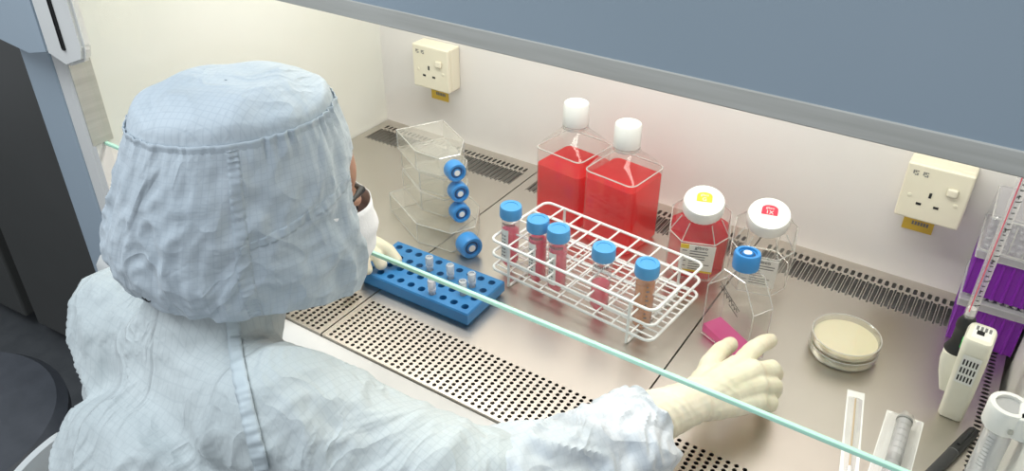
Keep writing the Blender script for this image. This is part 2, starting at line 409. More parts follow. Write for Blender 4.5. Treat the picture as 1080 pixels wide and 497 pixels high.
# fascia: big blue panel with a steel lower edge, and end housings reaching lower
bm = B(); prof = [(-.700, .529), (-.680, .529), (-.668, 1.15), (-.80, 1.15), (-.80, 1.12)]
loft(bm, [[Vector((x, y, z)) for y, z in prof] for x in (.104, X1+.20)]); bmesh.ops.recalc_face_normals(bm, faces=bm.faces)
fp = pc('fascia_panel', bm, M['blue_paint'])
pc('steel_edge', box(B(), .104, X1+.20, -.7015, -.662, .5175, .533, .001), M['trim_steel'], fp)
for s in (0,):
    def mx(x): return x if s == 0 else X1-x
    def pz(bmx):
        bmesh.ops.recalc_face_normals(bmx, faces=bmx.faces); return bmx
    ol = [(.012, .349), (.052, .339), (.096, .356), (.104, .375), (.104, 1.15), (.012, 1.15)]
    bm = B(); loft(bm, [[Vector((mx(x), y, z)) for x, z in ol] for y in (-.646, -.660)])
    es = [e for e in bm.edges]; bmesh.ops.bevel(bm, geom=es, offset=.004, segments=2, affect='EDGES')
    h = pc('end_housing', pz(bm), M['white_paint'])
    ol = [(-.24, .375), (-.108, .346), (-.039, .336), (.012, .348), (.012, 1.15), (-.24, 1.15)]
    bm = B(); loft(bm, [[Vector((mx(x), y, z)) for x, z in ol] for y in (-.600, -.659)])
    bmesh.ops.bevel(bm, geom=list(bm.edges), offset=.004, segments=2, affect='EDGES')
    pc('end_cover', pz(bm), M['blue_paint'], h)
    xs = sorted((mx(.0555), mx(.0635)))
    pc('vent_slot', box(B(), xs[0], xs[1], -.6606, -.6594, .364, .62, .0025), M['slot'], h)

# ------------------------------------------------------------------ power sockets
def socket(x, z, label):
    t = thing('power_socket', label, 'socket', (x+.043, -.0005, z+.043), 0, 'single power sockets on the back wall')
    obj('back_box', box(B(), -.043, .043, -.028, 0, -.043, .043, .003), M['socket'], t)
    fp_ = obj('face_plate', box(B(), -.043, .043, -.038, -.028, -.043, .043, .003, 3), M['socket'], t)
    for sx, sz, a, b in ((0, .000, .0018, .004), (-.0115, -.0165, .0035, .0018), (.0115, -.0165, .0035, .0018)):
        obj('pin_hole', box(B(), sx-.004-a, sx-.004+a, -.0385, -.0375, sz-b, sz+b), M['slot'], fp_)
    r = obj('rocker_switch', box(B(), .014, .029, -.043, -.0375, .006, .0195, .0035, 3), M['socket'], t)
    for sx in (-.030, .030):
        bm = B(); lathe(bm, [(.003, 0), (.003, .0008), (.0018, .0012)], 14, mat3=Rm(PI/2, 'X').to_3x3()); xf(bm, T(sx, -.0378, -.006))
        obj('screw_cap', bm, M['socket'], fp_)
    for sx in (-.034, -.021):
        bm = B()
        for i in range(3):
            for j in range(4):
                if (i*3+j*2) % 5: box(bm, sx+i*.0026, sx+i*.0026+.0020, -.0384, -.0376, .026+j*.0019, .0274+j*.0019)
        obj('printed_mark', bm, M['ink_grey'], fp_)
    bm = B(); box(bm, -.030, .012, -.0016, 0, -.080, -.045); obj('tape_label', bm, M['yellow'], t)
    bm = B()
    for i in range(6): box(bm, -.018+i*.004, -.0152+i*.004, -.0019, -.0015, -.0700, -.0640)
    obj('tape_print', bm, M['ink_grey'], t)
    return t
socket(.115, .118, 'cream wall socket high on the back wall near the left corner')
socket(1.012, .123, 'cream wall socket on the back wall at right, beside the purple boxes')

# ------------------------------------------------------------------ flasks
def flask(name, label, W, Lb, H, neck, capr, caplen, loc, rz, tilt=0, group=None, edges=True):
    """lying culture flask: base at y=0, neck towards +y, resting on z=0; W wide, Lb long body, H high"""
    t = thing(name, label, 'flask', loc, rz, group)
    hw = W/2; tp = Lb*.68; nw = capr*.9
    bm = B()
    outl = [(-hw, 0), (hw, 0), (hw, tp), (nw*1.25, Lb), (-nw*1.25, Lb), (-hw, tp)]
    def sh(z, k): return [Vector((x*(1-k/hw), min(max(y, k), Lb), z)) for x, y in outl]
    zc = H*.5
    R_ = [sh(0, .003), sh(.002, 0), sh(H-.002, 0), sh(H, .003)]
    # front of body narrows in height towards the neck
    loft(bm, R_)
    for v in bm.verts:
        if v.co.y > Lb*.98: v.co.z = zc+(v.co.z-zc)*min(1, (nw*2.3)/H)
    bmesh.ops.recalc_face_normals(bm, faces=bm.faces)
    body = obj('flask_body', bm, M['clear'] if len(label.split('upright')) > 1 else M['clear_ps'], t)
    bm = B()
    def e(p, q): tube(bm, [p, q], .0008, 5)
    for z in (.001, H-.001):
        pts = [Vector((x, y, z)) for x, y in outl]
        for p in pts:
            if p.y > Lb*.98: p.z = zc+(p.z-zc)*min(1, (nw*2.3)/H)
        for i in range(6): e(pts[i], pts[(i+1) % 6])
    for x, y in (outl[0], outl[1], outl[2], outl[5]): e(Vector((x, y, .001)), Vector((x, y, H-.001)))
    obj('moulded_edge', bm, M['clear_edge'], body)
    bm = B(); lathe(bm, [(nw*.95, 0), (nw*.95, neck)], 28, mat3=Rm(-PI/2, 'X').to_3x3(), cap=False); xf(bm, T(0, Lb-.001, zc))
    obj('neck', bm, M['clear_tube'], t, smooth=True)
    m3 = Rm(-PI/2, 'X').to_3x3(); y0 = Lb+neck-caplen*.6
    bm = B(); lathe(bm, [(capr*.96, 0), (capr, .002), (capr, caplen-.003), (capr*.93, caplen), (capr*.72, caplen), (capr*.68, caplen-.003), (capr*.42, caplen-.003), (capr*.38, caplen-.001), (.0, caplen-.001)][:-1], 48, mat3=m3, squash=lambda a: 1+.012*math.cos(24*a)); xf(bm, T(0, y0, zc))
    cp = obj('cap', bm, M['blue_cap'], t, smooth=True)
    bm = B(); lathe(bm, [(capr*.30, caplen-.0012), (capr*.30, caplen-.0002)], 20, mat3=m3); xf(bm, T(0, y0, zc)); obj('filter_disc', bm, M['white_plastic'], cp)
    bm = B(); lathe(bm, [(capr*.66, caplen-.0032), (capr*.45, caplen-.0026)], 28, mat3=m3, cap=False); xf(bm, T(0, y0, zc)); obj('filter_ring', bm, M['blue_dark'], cp)
    return t
# bottom flask: larger; local +y is the neck direction; world neck direction (.89,-.455)
def place_flask(nm, label, cx, cy, z, ang, dims):
    # cx,cy = cap face centre; go back along the axis to the base
    W, Lb, H, neck, capr, cl = dims
    tot = Lb+neck+cl*.4
    d = Vector((math.cos(ang), math.sin(ang)))
    return flask(nm, label, W, Lb, H, neck, capr, cl, (cx-d.x*tot, cy-d.y*tot, z), ang-PI/2, group='culture flasks lying in a stack')
T75 = (.085, .128, .0355, .022, .0158, .020)
place_flask('culture_flask', 'wide clear culture flask at the bottom of the stack, its cap sticking out furthest', .462, -.328, .0002, -.473, (.115, .170, .037, .022, .019, .024))
place_flask('culture_flask', 'clear culture flask second from the bottom of the stack, blue vented cap', .424, -.302, .0385, -.52, T75)
place_flask('culture_flask', 'clear culture flask second from the top of the stack, blue vented cap', .421, -.300, .0745, -.53, T75)
place_flask('culture_flask', 'clear culture flask on top of the stack, blue vented cap', .416, -.300, .1105, -.52, T75)

# flask held upright by the gloved hand
hf = flask('culture_flask', 'upright clear culture flask held by the gloved right hand, pink medium pooled at its base', .085, .118, .036, .022, .0172, .023, (0, 0, 0), 0)
hf.rotation_mode = 'XYZ'
# lying -> upright: local +y to world +z, local z -> broad face normal (-.45,-.89)
nrm = Vector((-.45, -.89, .06)).normalized(); axu = Vector((-.02, .04, 1)).normalized(); side = axu.cross(nrm).normalized(); nrm = side.cross(axu)
mw = Matrix(((side.x, axu.x, nrm.x, 0), (side.y, axu.y, nrm.y, 0), (side.z, axu.z, nrm.z, 0), (0, 0, 0, 1)))
basec = Vector((.838, -.302, .004)) + Vector((.89, -.455, 0)).normalized()*.0425 + Vector((.455, .89, 0)).normalized()*.036
hf.matrix_world = Matrix.Translation(basec) @ mw
bm = B(); hw = .041
loft(bm, [[Vector((x, y, z)) for x, y in ((-hw, .002), (hw, .002), (hw, .004), (-hw, .015))] for z in (.002, .034)])
if side.x < 0:
    for v in bm.verts: v.co.x = -v.co.x
bmesh.ops.recalc_face_normals(bm, faces=bm.faces)
obj('medium', bm, M['magenta_medium'], hf)
bm = B(); random.seed(3)
sgn = 1 if side.x > 0 else -1
for i in range(7):   # handwriting on the broad face
    x = -.018+i*.0052; y = .088-i*.0028
    tube(bm, [(sgn*(x-.003), y, .0366), (sgn*x, y+.004+random.random()*.003, .0366), (sgn*(x+.003), y-.001, .0366)], .0005, 4)
tube(bm, [(sgn*-.02, .098, .0366), (sgn*.02, .074, .0366)], .0005, 4)
tube(bm, [(sgn*.0, .074, .0366), (sgn*.018, .064, .0366)], .0005, 4)
obj('handwriting', bm, M['ink'], hf)

# ------------------------------------------------------------------ red medium bottles, upright, one litre
def bottle(label, loc, rz, level, W=.094, zs=.130, H=.208, liq='red_medium'):
    t = thing('medium_bottle', label, 'bottle', loc, rz, 'square medium bottles with white caps')
    h = W/2; r = .012; nk = .0185
    rings = [rrect(h-.004, h-.004, r, .000), rrect(h, h, r, .005), rrect(h, h, r, zs)]
    for k, (q, zz) in enumerate(((.94, .008), (.72, .020), (.48, .031))):
        rings.append(rrect(h*q, h*q, min(h*q*.98, r+(h*q-r)*(.3+.3*k)), zs+zz))
    rings.append(rrect(nk, nk, nk*.999, H-.040)); rings.append(rrect(nk, nk, nk*.999, H-.012))
    bm = B(); loft(bm, rings); obj('bottle_body', bm, M['clear'], t, smooth=True)
    bm = B(); k = h-.0012
    lq = [rrect(k-.004, k-.004, r, .002), rrect(k, k, r-.001, .006), rrect(k, k, r-.001, min(level, zs))]
    loft(bm, lq); obj('red_liquid', bm, M[liq], t, smooth=True)
    bm = B(); tube(bm, rrect(h-.0005, h-.0005, r, zs), .0012, 6, closed=True); obj('shoulder_ridge', bm, M['clear_edge'], t)
    bm = B(); lathe(bm, [(.0205, H-.038), (.0212, H-.036), (.0205, H-.002), (.019, H), (.0001, H)], 60, squash=lambda a: 1+.015*math.cos(30*a)); obj('screw_cap', bm, M['white_plastic'], t, smooth=True)
    bm = B(); lathe(bm, [(.0215, H-.044), (.0215, H-.039)], 32); obj('neck_ring', bm, M['clear_edge'], t, smooth=True)
    return t
bottle('upright red medium bottle further left by the back wall, white cap set highest', (.523, -.118, .0004), -.14, .100)
bottle('fuller upright red medium bottle, right of the other upright one and behind the wire rack', (.628, -.142, .0004), -.13, .117)

# wide-capped bottles that lean forward
def wide_bottle(label, loc, rz, tilt, capcol, liq, level, txt):
    t = thing('medium_bottle', label, 'bottle', loc, rz, 'leaning medium bottles with wide white caps')
    t.rotation_euler = (tilt, 0, rz)
    h = .043; zs = .094; H = .141
    def oc(k, z): return [Vector((x*k, y*k, z)) for x, y in ((1, -.55), (1, .55), (.55, 1), (-.55, 1), (-1, .55), (-1, -.55), (-.55, -1), (.55, -1))]
    rings = [oc(h-.004, 0), oc(h, .005), oc(h, zs), oc(h*.86, zs+.014), oc(.026, zs+.026), oc(.025, H-.01)]
    bm = B(); loft(bm, rings); bmesh.ops.bevel(bm, geom=list(bm.edges), offset=.002, segments=1, affect='EDGES'); obj('bottle_body', bm, M['clear'], t)
    bm = B()
    for z, k in ((zs, h), (.004, h)): tube(bm, oc(k, z), .0009, 5, closed=True)
    for p, q, s_ in zip(oc(h, .004), oc(h, zs), oc(h*.66, zs+.026)): tube(bm, [p, q, s_], .0008, 5)
    obj('moulded_edge', bm, M['clear_edge'], t)
    if liq:
        bm = B(); k = h-.0015
        # liquid surface stays level although the bottle leans
        top = [Vector((v.x, v.y, level-v.y*math.tan(tilt))) for v in oc(k, 0)]
        loft(bm, [oc(k-.003, .002), oc(k, .006), top]); obj('liquid', bm, M[liq], t)
    n = 60
    bm = B(); lathe(bm, [(.0285, H-.021), (.0295, H-.019), (.0295, H-.003), (.0282, H), (.0001, H)], n, squash=lambda a: 1+.010*math.cos(30*a)); cp = obj('screw_cap', bm, M['white_plastic'], t, smooth=True)
    # printed arch on the cap, facing the front
    bm = B(); pts = [(-.011, -.007), (.011, -.007), (.011, .004)]+[(.011*math.cos(a), .004+.007*math.sin(a)) for a in [PI*i/8 for i in range(1, 8)]]+[(-.011, .004)]
    prism(bm, pts, H+.0001, H+.0005); xf(bm, T(0, .004, 0)); obj('cap_print', bm, M[capcol], cp)
    text_obj('cap_text', txt, .009, M['white_plastic'], cp, T(0, .001, H+.0008))
    text_obj('cap_text', 'gibco', .0055, M['white_plastic'], cp, T(0, .009, H+.0008))
    # paper label
    lb = B(); y = -h-.0012; box(lb, -.024, .026, y-.0006, y, .026, .092); lab = obj('paper_label', lb, M['label'], t)
    bm = B(); box(bm, -.024, -.012, y-.0010, y-.0004, .082, .092); obj('label_flag', bm, M[capcol], lab)
    text_obj('label_text', 'gibco', .009, M['ink_grey'], lab, T(.006, y-.0010, .086) @ Rm(PI/2, 'X'))
    bm = B(); random.seed(int(H*1e3)+len(txt))
    for i in range(8):
        z = .076-i*.0062
        box(bm, -.010, -.010+.012+random.random()*.022, y-.0010, y-.0004, z, z+.0016)
        if i % 2 == 0: box(bm, -.021, -.014, y-.0010, y-.0004, z, z+.0016)
    obj('label_lines', bm, M['ink_grey'], lab)
    if liq:
        bm = B(); box(bm, -.024, .026, y-.0010, y-.0004, .026, .030); obj('label_stripe', bm, M[capcol], lab)
    return t
wide_bottle('leaning bottle of dark red medium with a yellow print on its white cap', (.766, -.154, .0172), .34, .35, 'yellow_label', 'crimson_medium', .078, 'G')
wide_bottle('leaning clear bottle with a red print on its white cap', (.860, -.136, .0172), .24, .35, 'red_label', None, 0, '1X')

# ------------------------------------------------------------------ white wire rack
RX, RY, RW, RD, RA = .517, -.357, .281, .142, -.092
rack = thing('wire_rack', 'white coated wire rack holding capped centrifuge tubes', 'rack', (RX, RY, 0), RA)
ZT, ZM, ZB = .073, .047, .021
def rim(z, r=.0022):
    bm = B(); tube(bm, rrect(RW/2, RD/2, .012, z, 5, RW/2, RD/2), r, 10, closed=True); return bm
for z, nm in ((ZT, 'top_grid'), (ZM, 'middle_grid'), (ZB, 'bottom_grid')):
    bm = rim(z)
    if z != ZB:
        for i in range(1, 8): tube(bm, [(RW*i/8, 0, z+.0015), (RW*i/8, RD, z+.0015)], .0015, 8)
        for j in range(1, 4): tube(bm, [(0, RD*j/4, z-.0012), (RW, RD*j/4, z-.0012)], .0015, 8)
    else:
        for i in range(1, 9): tube(bm, [(RW*i/9, 0, z+.001), (RW*i/9, RD, z+.001)], .0013, 8)
        for j in range(1, 11): tube(bm, [(0, RD*j/11, z-.001), (RW, RD*j/11, z-.001)], .0013, 8)
    obj(nm, bm, M['wire'], rack, smooth=True)
for x in (.036, RW-.036):
    bm = B(); tube(bm, [(x, 0, ZT), (x, 0, ZB), (x, -.001, .003), (x, .004, .0022), (x, RD-.004, .0022), (x, RD+.001, .003), (x, RD, ZB), (x, RD, ZT)], .0022, 10)
    obj('wire_leg', bm, M['wire'], rack, smooth=True)

# centrifuge tubes, 50 ml
def ctube(label, x, y, z, lean, liq, level, lab=True, marks=False):
    t = thing('centrifuge_tube', label, 'tube', (x, y, z), 0, 'blue capped centrifuge tubes in the wire rack')
    t.rotation_euler = (lean[0], lean[1], -.3)
    r = .0138
    bm = B(); lathe(bm, [(.003, 0), (r*.55, .006), (r, .015), (r, .098)], 32); obj('tube_body', bm, M['clear_tube'], t, smooth=True)
    q = r-.0009; bm = B(); lathe(bm, [(.002, .0012), (q*.55, .0068), (q, .0158), (q, level)], 32); obj('tube_liquid', bm, M[liq], t, smooth=True)
    bm = B(); lathe(bm, [(.0162, .096), (.0168, .098), (.0165, .112), (.0158, .1145), (.0105, .1145), (.010, .1135), (.0001, .1135)], 60, squash=lambda a: 1+.012*math.cos(30*a)); obj('screw_cap', bm, M['blue_cap_top'], t, smooth=True)
    if lab:
        bm = B(); n = 8
        for i in range(n):
            a0, a1 = [-1.85+.95*(i+k)/n for k in (0, 1)]
            R2 = r+.0004
            bm.faces.new([bm.verts.new((R2*math.cos(a), R2*math.sin(a), zz)) for a, zz in ((a0, .022), (a1, .022), (a1, .078), (a0, .078))])
        lb = obj('paper_strip', bm, M['frost'] if 0 else M['label'], t, smooth=True)
        bm = B()
        for k in range(7):
            for i in range(2):
                a0, a1 = -1.7+i*.3, -1.7+i*.3+.2; R2 = r+.0007
                bm.faces.new([bm.verts.new((R2*math.cos(a), R2*math.sin(a), zz)) for a, zz in ((a0, .03+k*.006), (a1, .03+k*.006), (a1, .0325+k*.006), (a0, .0325+k*.006))])
        obj('strip_print', bm, M['ink_grey'], lb)
    bm = B()   # graduation / lettering band under the cap
    for i in range(9):
        a0, a1 = -1.7+i*.17, -1.7+i*.17+.11; R2 = r+.0006
        bm.faces.new([bm.verts.new((R2*math.cos(a), R2*math.sin(a), zz)) for a, zz in ((a0, .0855), (a1, .0855), (a1, .090), (a0, .090))])
    if marks:
        bm.clear()
        for k in range(8):
            a0, a1 = -.75, -.42 if k % 2 == 0 else -.58; R2 = r+.0006
            bm.faces.new([bm.verts.new((R2*math.cos(a), R2*math.sin(a), zz)) for a, zz in ((a0, .03+k*.0075), (a1, .03+k*.0075), (a1, .0325+k*.0075), (a0, .0325+k*.0075))])
    obj('graduation', bm, M['ink_grey'], t)
    return t
ctube('blue capped tube at the left end of the wire rack', .528, -.321, .004, (0, .03), 'pink_medium', .072)
ctube('blue capped tube, second from the left in the wire rack, close beside the third', .5845, -.331, .004, (0, 0), 'pink_medium', .080)
ctube('blue capped tube, third from the left in the wire rack, full of pink medium', .622, -.336, .004, (0, .0), 'pink_medium', .078)
ctube('blue capped tube half full of pink medium with no paper strip', .6965, -.342, .004, (0, .02), 'pink_medium', .052, lab=False)
ctube('blue capped tube of brown liquid at the right end of the wire rack', .7655, -.345, .004, (0, 0), 'amber', .083, lab=False, marks=True)

# ------------------------------------------------------------------ blue microtube rack
MR = thing('tube_rack', 'blue plastic tube rack drilled with four rows of round holes', 'rack', (.356, -.478, .0004), .018)
MW, MD, MH = .203, .096, .024
bm = B()
nx, ny = 10, 4; px_, py_ = .0195, .0228; mx0 = (MW-nx*px_)/2; my0 = (MD-ny*py_)/2
def V2(x, y, z): return bm.verts.new((x, y, z))
def fr(xa, xb, ya, yb):
    bm.faces.new((V2(xa, ya, MH), V2(xb, ya, MH), V2(xb, yb, MH), V2(xa, yb, MH)))
hr = .0056; bv = .0025
for i in range(nx):
    for j in range(ny):
        cx, cy = mx0+(i+.5)*px_, my0+(j+.5)*py_
        H_ = 20; hole = [(cx+hr*math.cos(2*PI*k/H_), cy+hr*math.sin(2*PI*k/H_)) for k in range(H_)]
        xa, xb, ya, yb = cx-px_/2, cx+px_/2, cy-py_/2, cy+py_/2
        outer = []
        for hx, hy in hole:
            dx, dy = hx-cx, hy-cy; s = min(px_/2/max(abs(dx), 1e-9), py_/2/max(abs(dy), 1e-9)); outer.append((cx+dx*s, cy+dy*s))
        O = [V2(*p, MH) for p in outer]; Hh = [V2(*p, MH) for p in hole]; D = [V2(*p, .004) for p in hole]
        for k in range(H_):
            l = (k+1) % H_; bm.faces.new((O[k], O[l], Hh[l], Hh[k])); bm.faces.new((Hh[k], Hh[l], D[l], D[k]))
            p, q = outer[k], outer[l]
            if abs(p[0]-q[0]) > 1e-7 and abs(p[1]-q[1]) > 1e-7:
                kx = xb if cx < max(p[0], q[0]) - 1e-9 and max(p[0], q[0]) > cx+px_/2-1e-6 else xa
                ky = yb if max(p[1], q[1]) > cy+py_/2-1e-6 else ya
                bm.faces.new((V2(kx, ky, MH), O[l], O[k]))
        bm.faces.new(D[::-1])
# border frame of the top and bevelled sides
def ring_pts(d, z): return [(d, d, z), (MW-d, d, z), (MW-d, MD-d, z), (d, MD-d, z)]
inner = [(mx0, my0, MH), (MW-mx0, my0, MH), (MW-mx0, MD-my0, MH), (mx0, MD-my0, MH)]
seq = [inner, ring_pts(bv*.6, MH), ring_pts(0, MH-bv), ring_pts(0, .006), ring_pts(.004, .0045), ring_pts(.004, 0)]
for a, b in zip(seq, seq[1:]):
    for k in range(4):
        l = (k+1) % 4; bm.faces.new([V2(*a[k]), V2(*a[l]), V2(*b[l]), V2(*b[k])])
bmesh.ops.remove_doubles(bm, verts=bm.verts, dist=1e-6); bmesh.ops.recalc_face_normals(bm, faces=bm.faces)
obj('rack_block', bm, M['blue_rack'], MR)
# clear microtubes standing in it (column from left, row from back)
proto = None
spots = [(4, 1, 'clear microtube in the blue rack nearest the flask stack, topmost of the five in view'),
         (6, 1, 'clear microtube in the blue rack, second row from the back, middle of three'),
         (8, 1, 'clear microtube in the blue rack furthest to the right'),
         (6, 3, 'clear microtube in the front row of the blue rack'),
         (8, 2, 'clear microtube in the blue rack just in front of the rightmost one')]
for c_, r_, lb in spots:
    x = mx0+(c_+.5)*px_; y = MD-my0-(r_+.5)*py_
    p = MR.location + Matrix.Rotation(.018, 3, 'Z') @ Vector((x, y, .0))
    if proto is None:
        proto = thing('microtube', lb, 'microtube', p, 0, 'clear microtubes standing in the blue rack')
        bm = B(); lathe(bm, [(.002, .006), (.0035, .010), (.0049, .022), (.0049, .040)], 24); obj('tube_body', bm, M['frost'], proto, smooth=True)
        bm = B(); lathe(bm, [(.0060, .036), (.0062, .037), (.0062, .046), (.0057, .0475), (.0042, .0475), (.004, .045), (.0001, .045)], 36, squash=lambda a: 1+.02*math.cos(18*a)); obj('screw_lid', bm, M['frost'], proto, smooth=True)
        bm = B(); lathe(bm, [(.0060, .030), (.0060, .033)], 24); obj('collar', bm, M['frost'], proto, smooth=True)
    else: dup(proto, p, 0, lb)

# ------------------------------------------------------------------ petri dishes (two stacked)
def petri(z, label, agar):
    t = thing('petri_dish', label, 'petri dish', (1.015, -.23, z), 0, 'petri dishes stacked on the steel')
    if agar is not None:
        pass
    bm = B(); lathe(bm, [(.0425, 0), (.043, .001), (.043, .0125), (.0418, .0125), (.0418, .0015), (.0001, .0015)], 72); obj('dish_base', bm, M['petri'], t, smooth=True)
    bm = B(); lathe(bm, [(.0415, .0018), (.0415, .007)], 72); obj('agar_layer', bm, M['agar'], t, smooth=True)
    bm = B(); lathe(bm, [(.0448, .0045), (.045, .0055), (.045, .0140), (.0442, .0148), (.0435, .0142), (.0001, .0142)], 72); l = obj('dish_lid', bm, M['petri'], t, smooth=True)
    bm = B(); tube(bm, [(.0445*math.cos(2*PI*i/72), .0445*math.sin(2*PI*i/72), .0148) for i in range(72)], .0007, 6, closed=True); obj('lid_rim', bm, M['clear_edge'], l, smooth=True)
    return t
petri(.0004, 'lower petri dish of the stacked pair', True)
petri(.0158, 'upper petri dish of the stacked pair, cream agar under its lid', True)

# ------------------------------------------------------------------ packets on the steel
def packet(name, label, cat, p0, p1, wid):
    p0 = Vector((*p0, .0006)); p1 = Vector((*p1, .0006)); d = (p1-p0); L_ = d.length; rz = math.atan2(d.y, d.x)
    t = thing(name, label, cat, p0, rz)
    bm = B(); nx_, ny_ = 24, 8; g = [[None]*(ny_+1) for _ in range(nx_+1)]; lo = [[None]*(ny_+1) for _ in range(nx_+1)]
    return t, L_
t, L_ = packet('swab_packet', 'long white paper packet with a wooden swab inside', 'packet', (1.051, -.301), (1.081, -.465), .02)
bm = B(); box(bm, 0, L_, -.0105, .0105, 0, .0006); 
for i in range(0): pass
obj('paper_backing', bm, M['label'], t)
bm = B(); prof = [(-.0085, .0006), (-.006, .0016), (-.002, .0030), (.002, .0030), (.006, .0016), (.0085, .0006)]
loft(bm, [[Vector((x, y*(1 if 0 < x < L_-.02 else .6), z if 0 < x else z)) for y, z in prof] for x in (.014, .020, L_*.5, L_-.006)]); obj('film_cover', bm, M['clear_tube'], t, smooth=True)
bm = B(); tube(bm, [(.016, 0, .0018), (L_-.03, 0, .0018)], .0011, 10); obj('swab_stick', bm, mat('wood_stick', (.62, .45, .25), .6), t, smooth=True)
bm = B(); lathe(bm, [(.0008, 0), (.0022, .002), (.0024, .012), (.0012, .017)], 14, mat3=Rm(PI/2, 'Y').to_3x3()); xf(bm, T(L_-.032, 0, .0026)); obj('cotton_tip', bm, M['white_plastic'], t, smooth=True)

t, L_ = packet('syringe_packet', 'clear plastic syringe sealed in a pale film packet', 'packet', (1.113, -.312), (1.117, -.460), .04)
bm = B(); xs = [0, .006, .02, L_*.5, L_]; 
W0 = .0215
box(bm, 0, L_, -W0, W0, 0, .0006)
for v in bm.verts:
    if v.co.x < .01: v.co.x += .006*math.sin(v.co.y*150)
obj('paper_backing', bm, M['label'], t)
bm = B(); rr_ = []
for i, x in enumerate((.002, .008, .014, .05, .1, L_)):
    k = (0.05, .35, 1, 1, 1, 1)[i]
    rr_.append([Vector((x+.003*math.sin(j*2.1), -W0+.001+(2*W0-.002)*j/12, .0008+k*.0195*max(0, math.cos((j-6)/6*PI/2))**1.6)) for j in range(13)])
for a, b in zip(rr_, rr_[1:]):
    va = None
vs = [[bm.verts.new(p) for p in r] for r in rr_]
for a, b in zip(vs, vs[1:]):
    for j in range(12): bm.faces.new((a[j], a[j+1], b[j+1], b[j]))
obj('film_cover', bm, M['clear_tube'], t, smooth=True)
bm = B(); m3 = Rm(PI/2, 'Y').to_3x3()
lathe(bm, [(.0088, 0), (.0088, .10)], 28, mat3=m3); xf(bm, T(.024, 0, .0098)); sy = obj('syringe_barrel', bm, M['frost'], t, smooth=True)
bm = B(); lathe(bm, [(.0096, 0), (.0096, .003)], 28, mat3=m3); xf(bm, T(.020, 0, .0103)); obj('thumb_rest', bm, mat('grey_ring', (.30, .30, .29), .5), sy, smooth=True)
bm = B(); lathe(bm, [(.0085, 0), (.0085, .006)], 28, mat3=m3); xf(bm, T(.09, 0, .0098)); obj('plunger_seal', bm, M['black'], sy, smooth=True)
bm = B()
for i in range(7):
    pts = [(.034+i*.011, .0090*math.cos(a), .0098+.0090*math.sin(a)) for a in [PI*.22+PI*.45*k/6 for k in range(7)]]; tube(bm, pts, .0003, 4)
obj('graduation', bm, M['ink_grey'], sy)

# marker pen
t = thing('marker_pen', 'black marker pen lying on the steel with its clip upward', 'pen', (1.187, -.300, .0073), math.atan2(-.135, -.042))
m3 = Rm(PI/2, 'Y').to_3x3()
bm = B(); lathe(bm, [(.0052, 0), (.0064, .0015), (.0068, .02), (.0070, .052)], 28, mat3=m3); cp = obj('pen_cap', bm, M['black'], t, smooth=True)
bm = B(); box(bm, .004, .044, -.002, .002, .0066, .0098, .0008); obj('clip', bm, M['black'], cp)
bm = B(); lathe(bm, [(.0066, .0535), (.0068, .058), (.0068, .125), (.0055, .132)], 28, mat3=m3); obj('pen_barrel', bm, mat('grey_black', (.03, .03, .032), .4), t, smooth=True)
bm = B(); lathe(bm, [(.0066, .0522), (.0066, .0533)], 28, mat3=m3); obj('ring', bm, M['ink_grey'], t)

# ------------------------------------------------------------------ pipette controller standing upright, with a glass pipette
t = thing('pipette_controller', 'off-white pipette controller standing upright on the steel, right of the petri dishes', 'pipette controller', (1.159, -.278, .0004), -.05)
def rr2(hx, hy, z, cx=0, cy=0): return rrect(hx, hy, min(hx, hy)*.45, z, 4, cx, cy)
bm = B(); loft(bm, [rr2(.0125, .010, 0, 0, .003), rr2(.014, .0125, .003, 0, .003), rr2(.0150, .0165, .05, .0, .001), rr2(.0155, .020, .10, -.001, -.003), rr2(.0155, .0215, .128, -.002, -.004), rr2(.0135, .0195, .1325, -.002, -.004)])
bd = obj('handle_body', bm, M['pip_body'], t, smooth=True)
bm = B(); loft(bm, [rr2(.009, .006, .030, -.013, .008), rr2(.013, .012, .055, -.017, .013), rr2(.014, .0145, .072, -.0195, .017), rr2(.0138, .014, .084, -.0195, .018)]); obj('nose_housing', bm, M['pip_body'], t, smooth=True)
bm = B(); box(bm, -.007, .001, -.008, .0, .1322, .1334); obj('charging_port', bm, M['slot'], bd)
bm = B(); box(bm, -.011, .009, -.0165, .011, .1324, .1328); obj('rating_plate', bm, M['label'], bd)
bm = B()
for i in range(4): box(bm, -.009+i*.0045, -.0062+i*.0045, .001, .0095, .1326, .1331)
obj('plate_print', bm, M['ink_grey'], bd)
bm = B(); quad(bm, (-.011, -.0178, .066), (.009, -.0178, .066), (.009, -.0238, .112), (-.011, -.0238, .112)); xf(bm, T(0, -.0012, 0)); obj('side_label', bm, M['label'], bd)
bm = B()
for i in range(5):
    x = -.009+i*.0035
    for j in range(3):
        z0_ = .070+j*.013; z1_ = z0_+.009; f = lambda z: -.0178-(z-.066)/.046*.006-.0015
        quad(bm, (x, f(z0_), z0_), (x+.0018, f(z0_), z0_), (x+.0018, f(z1_), z1_), (x, f(z1_), z1_))
obj('label_print', bm, M['ink'], bd)
bm = B(); lathe(bm, [(.0135, .083), (.0142, .086), (.0118, .092), (.0098, .096), (.0098, .118), (.0108, .120), (.0104, .127), (.0075, .134)], 36); xf(bm, T(-.0200, .018, 0)); nz = obj('nose_cone', bm, M['black'], t, smooth=True)
bm = B(); box(bm, -.0182, -.0168, -.010, .000, .108, .118); obj('green_mark', bm, M['green_led'], t)

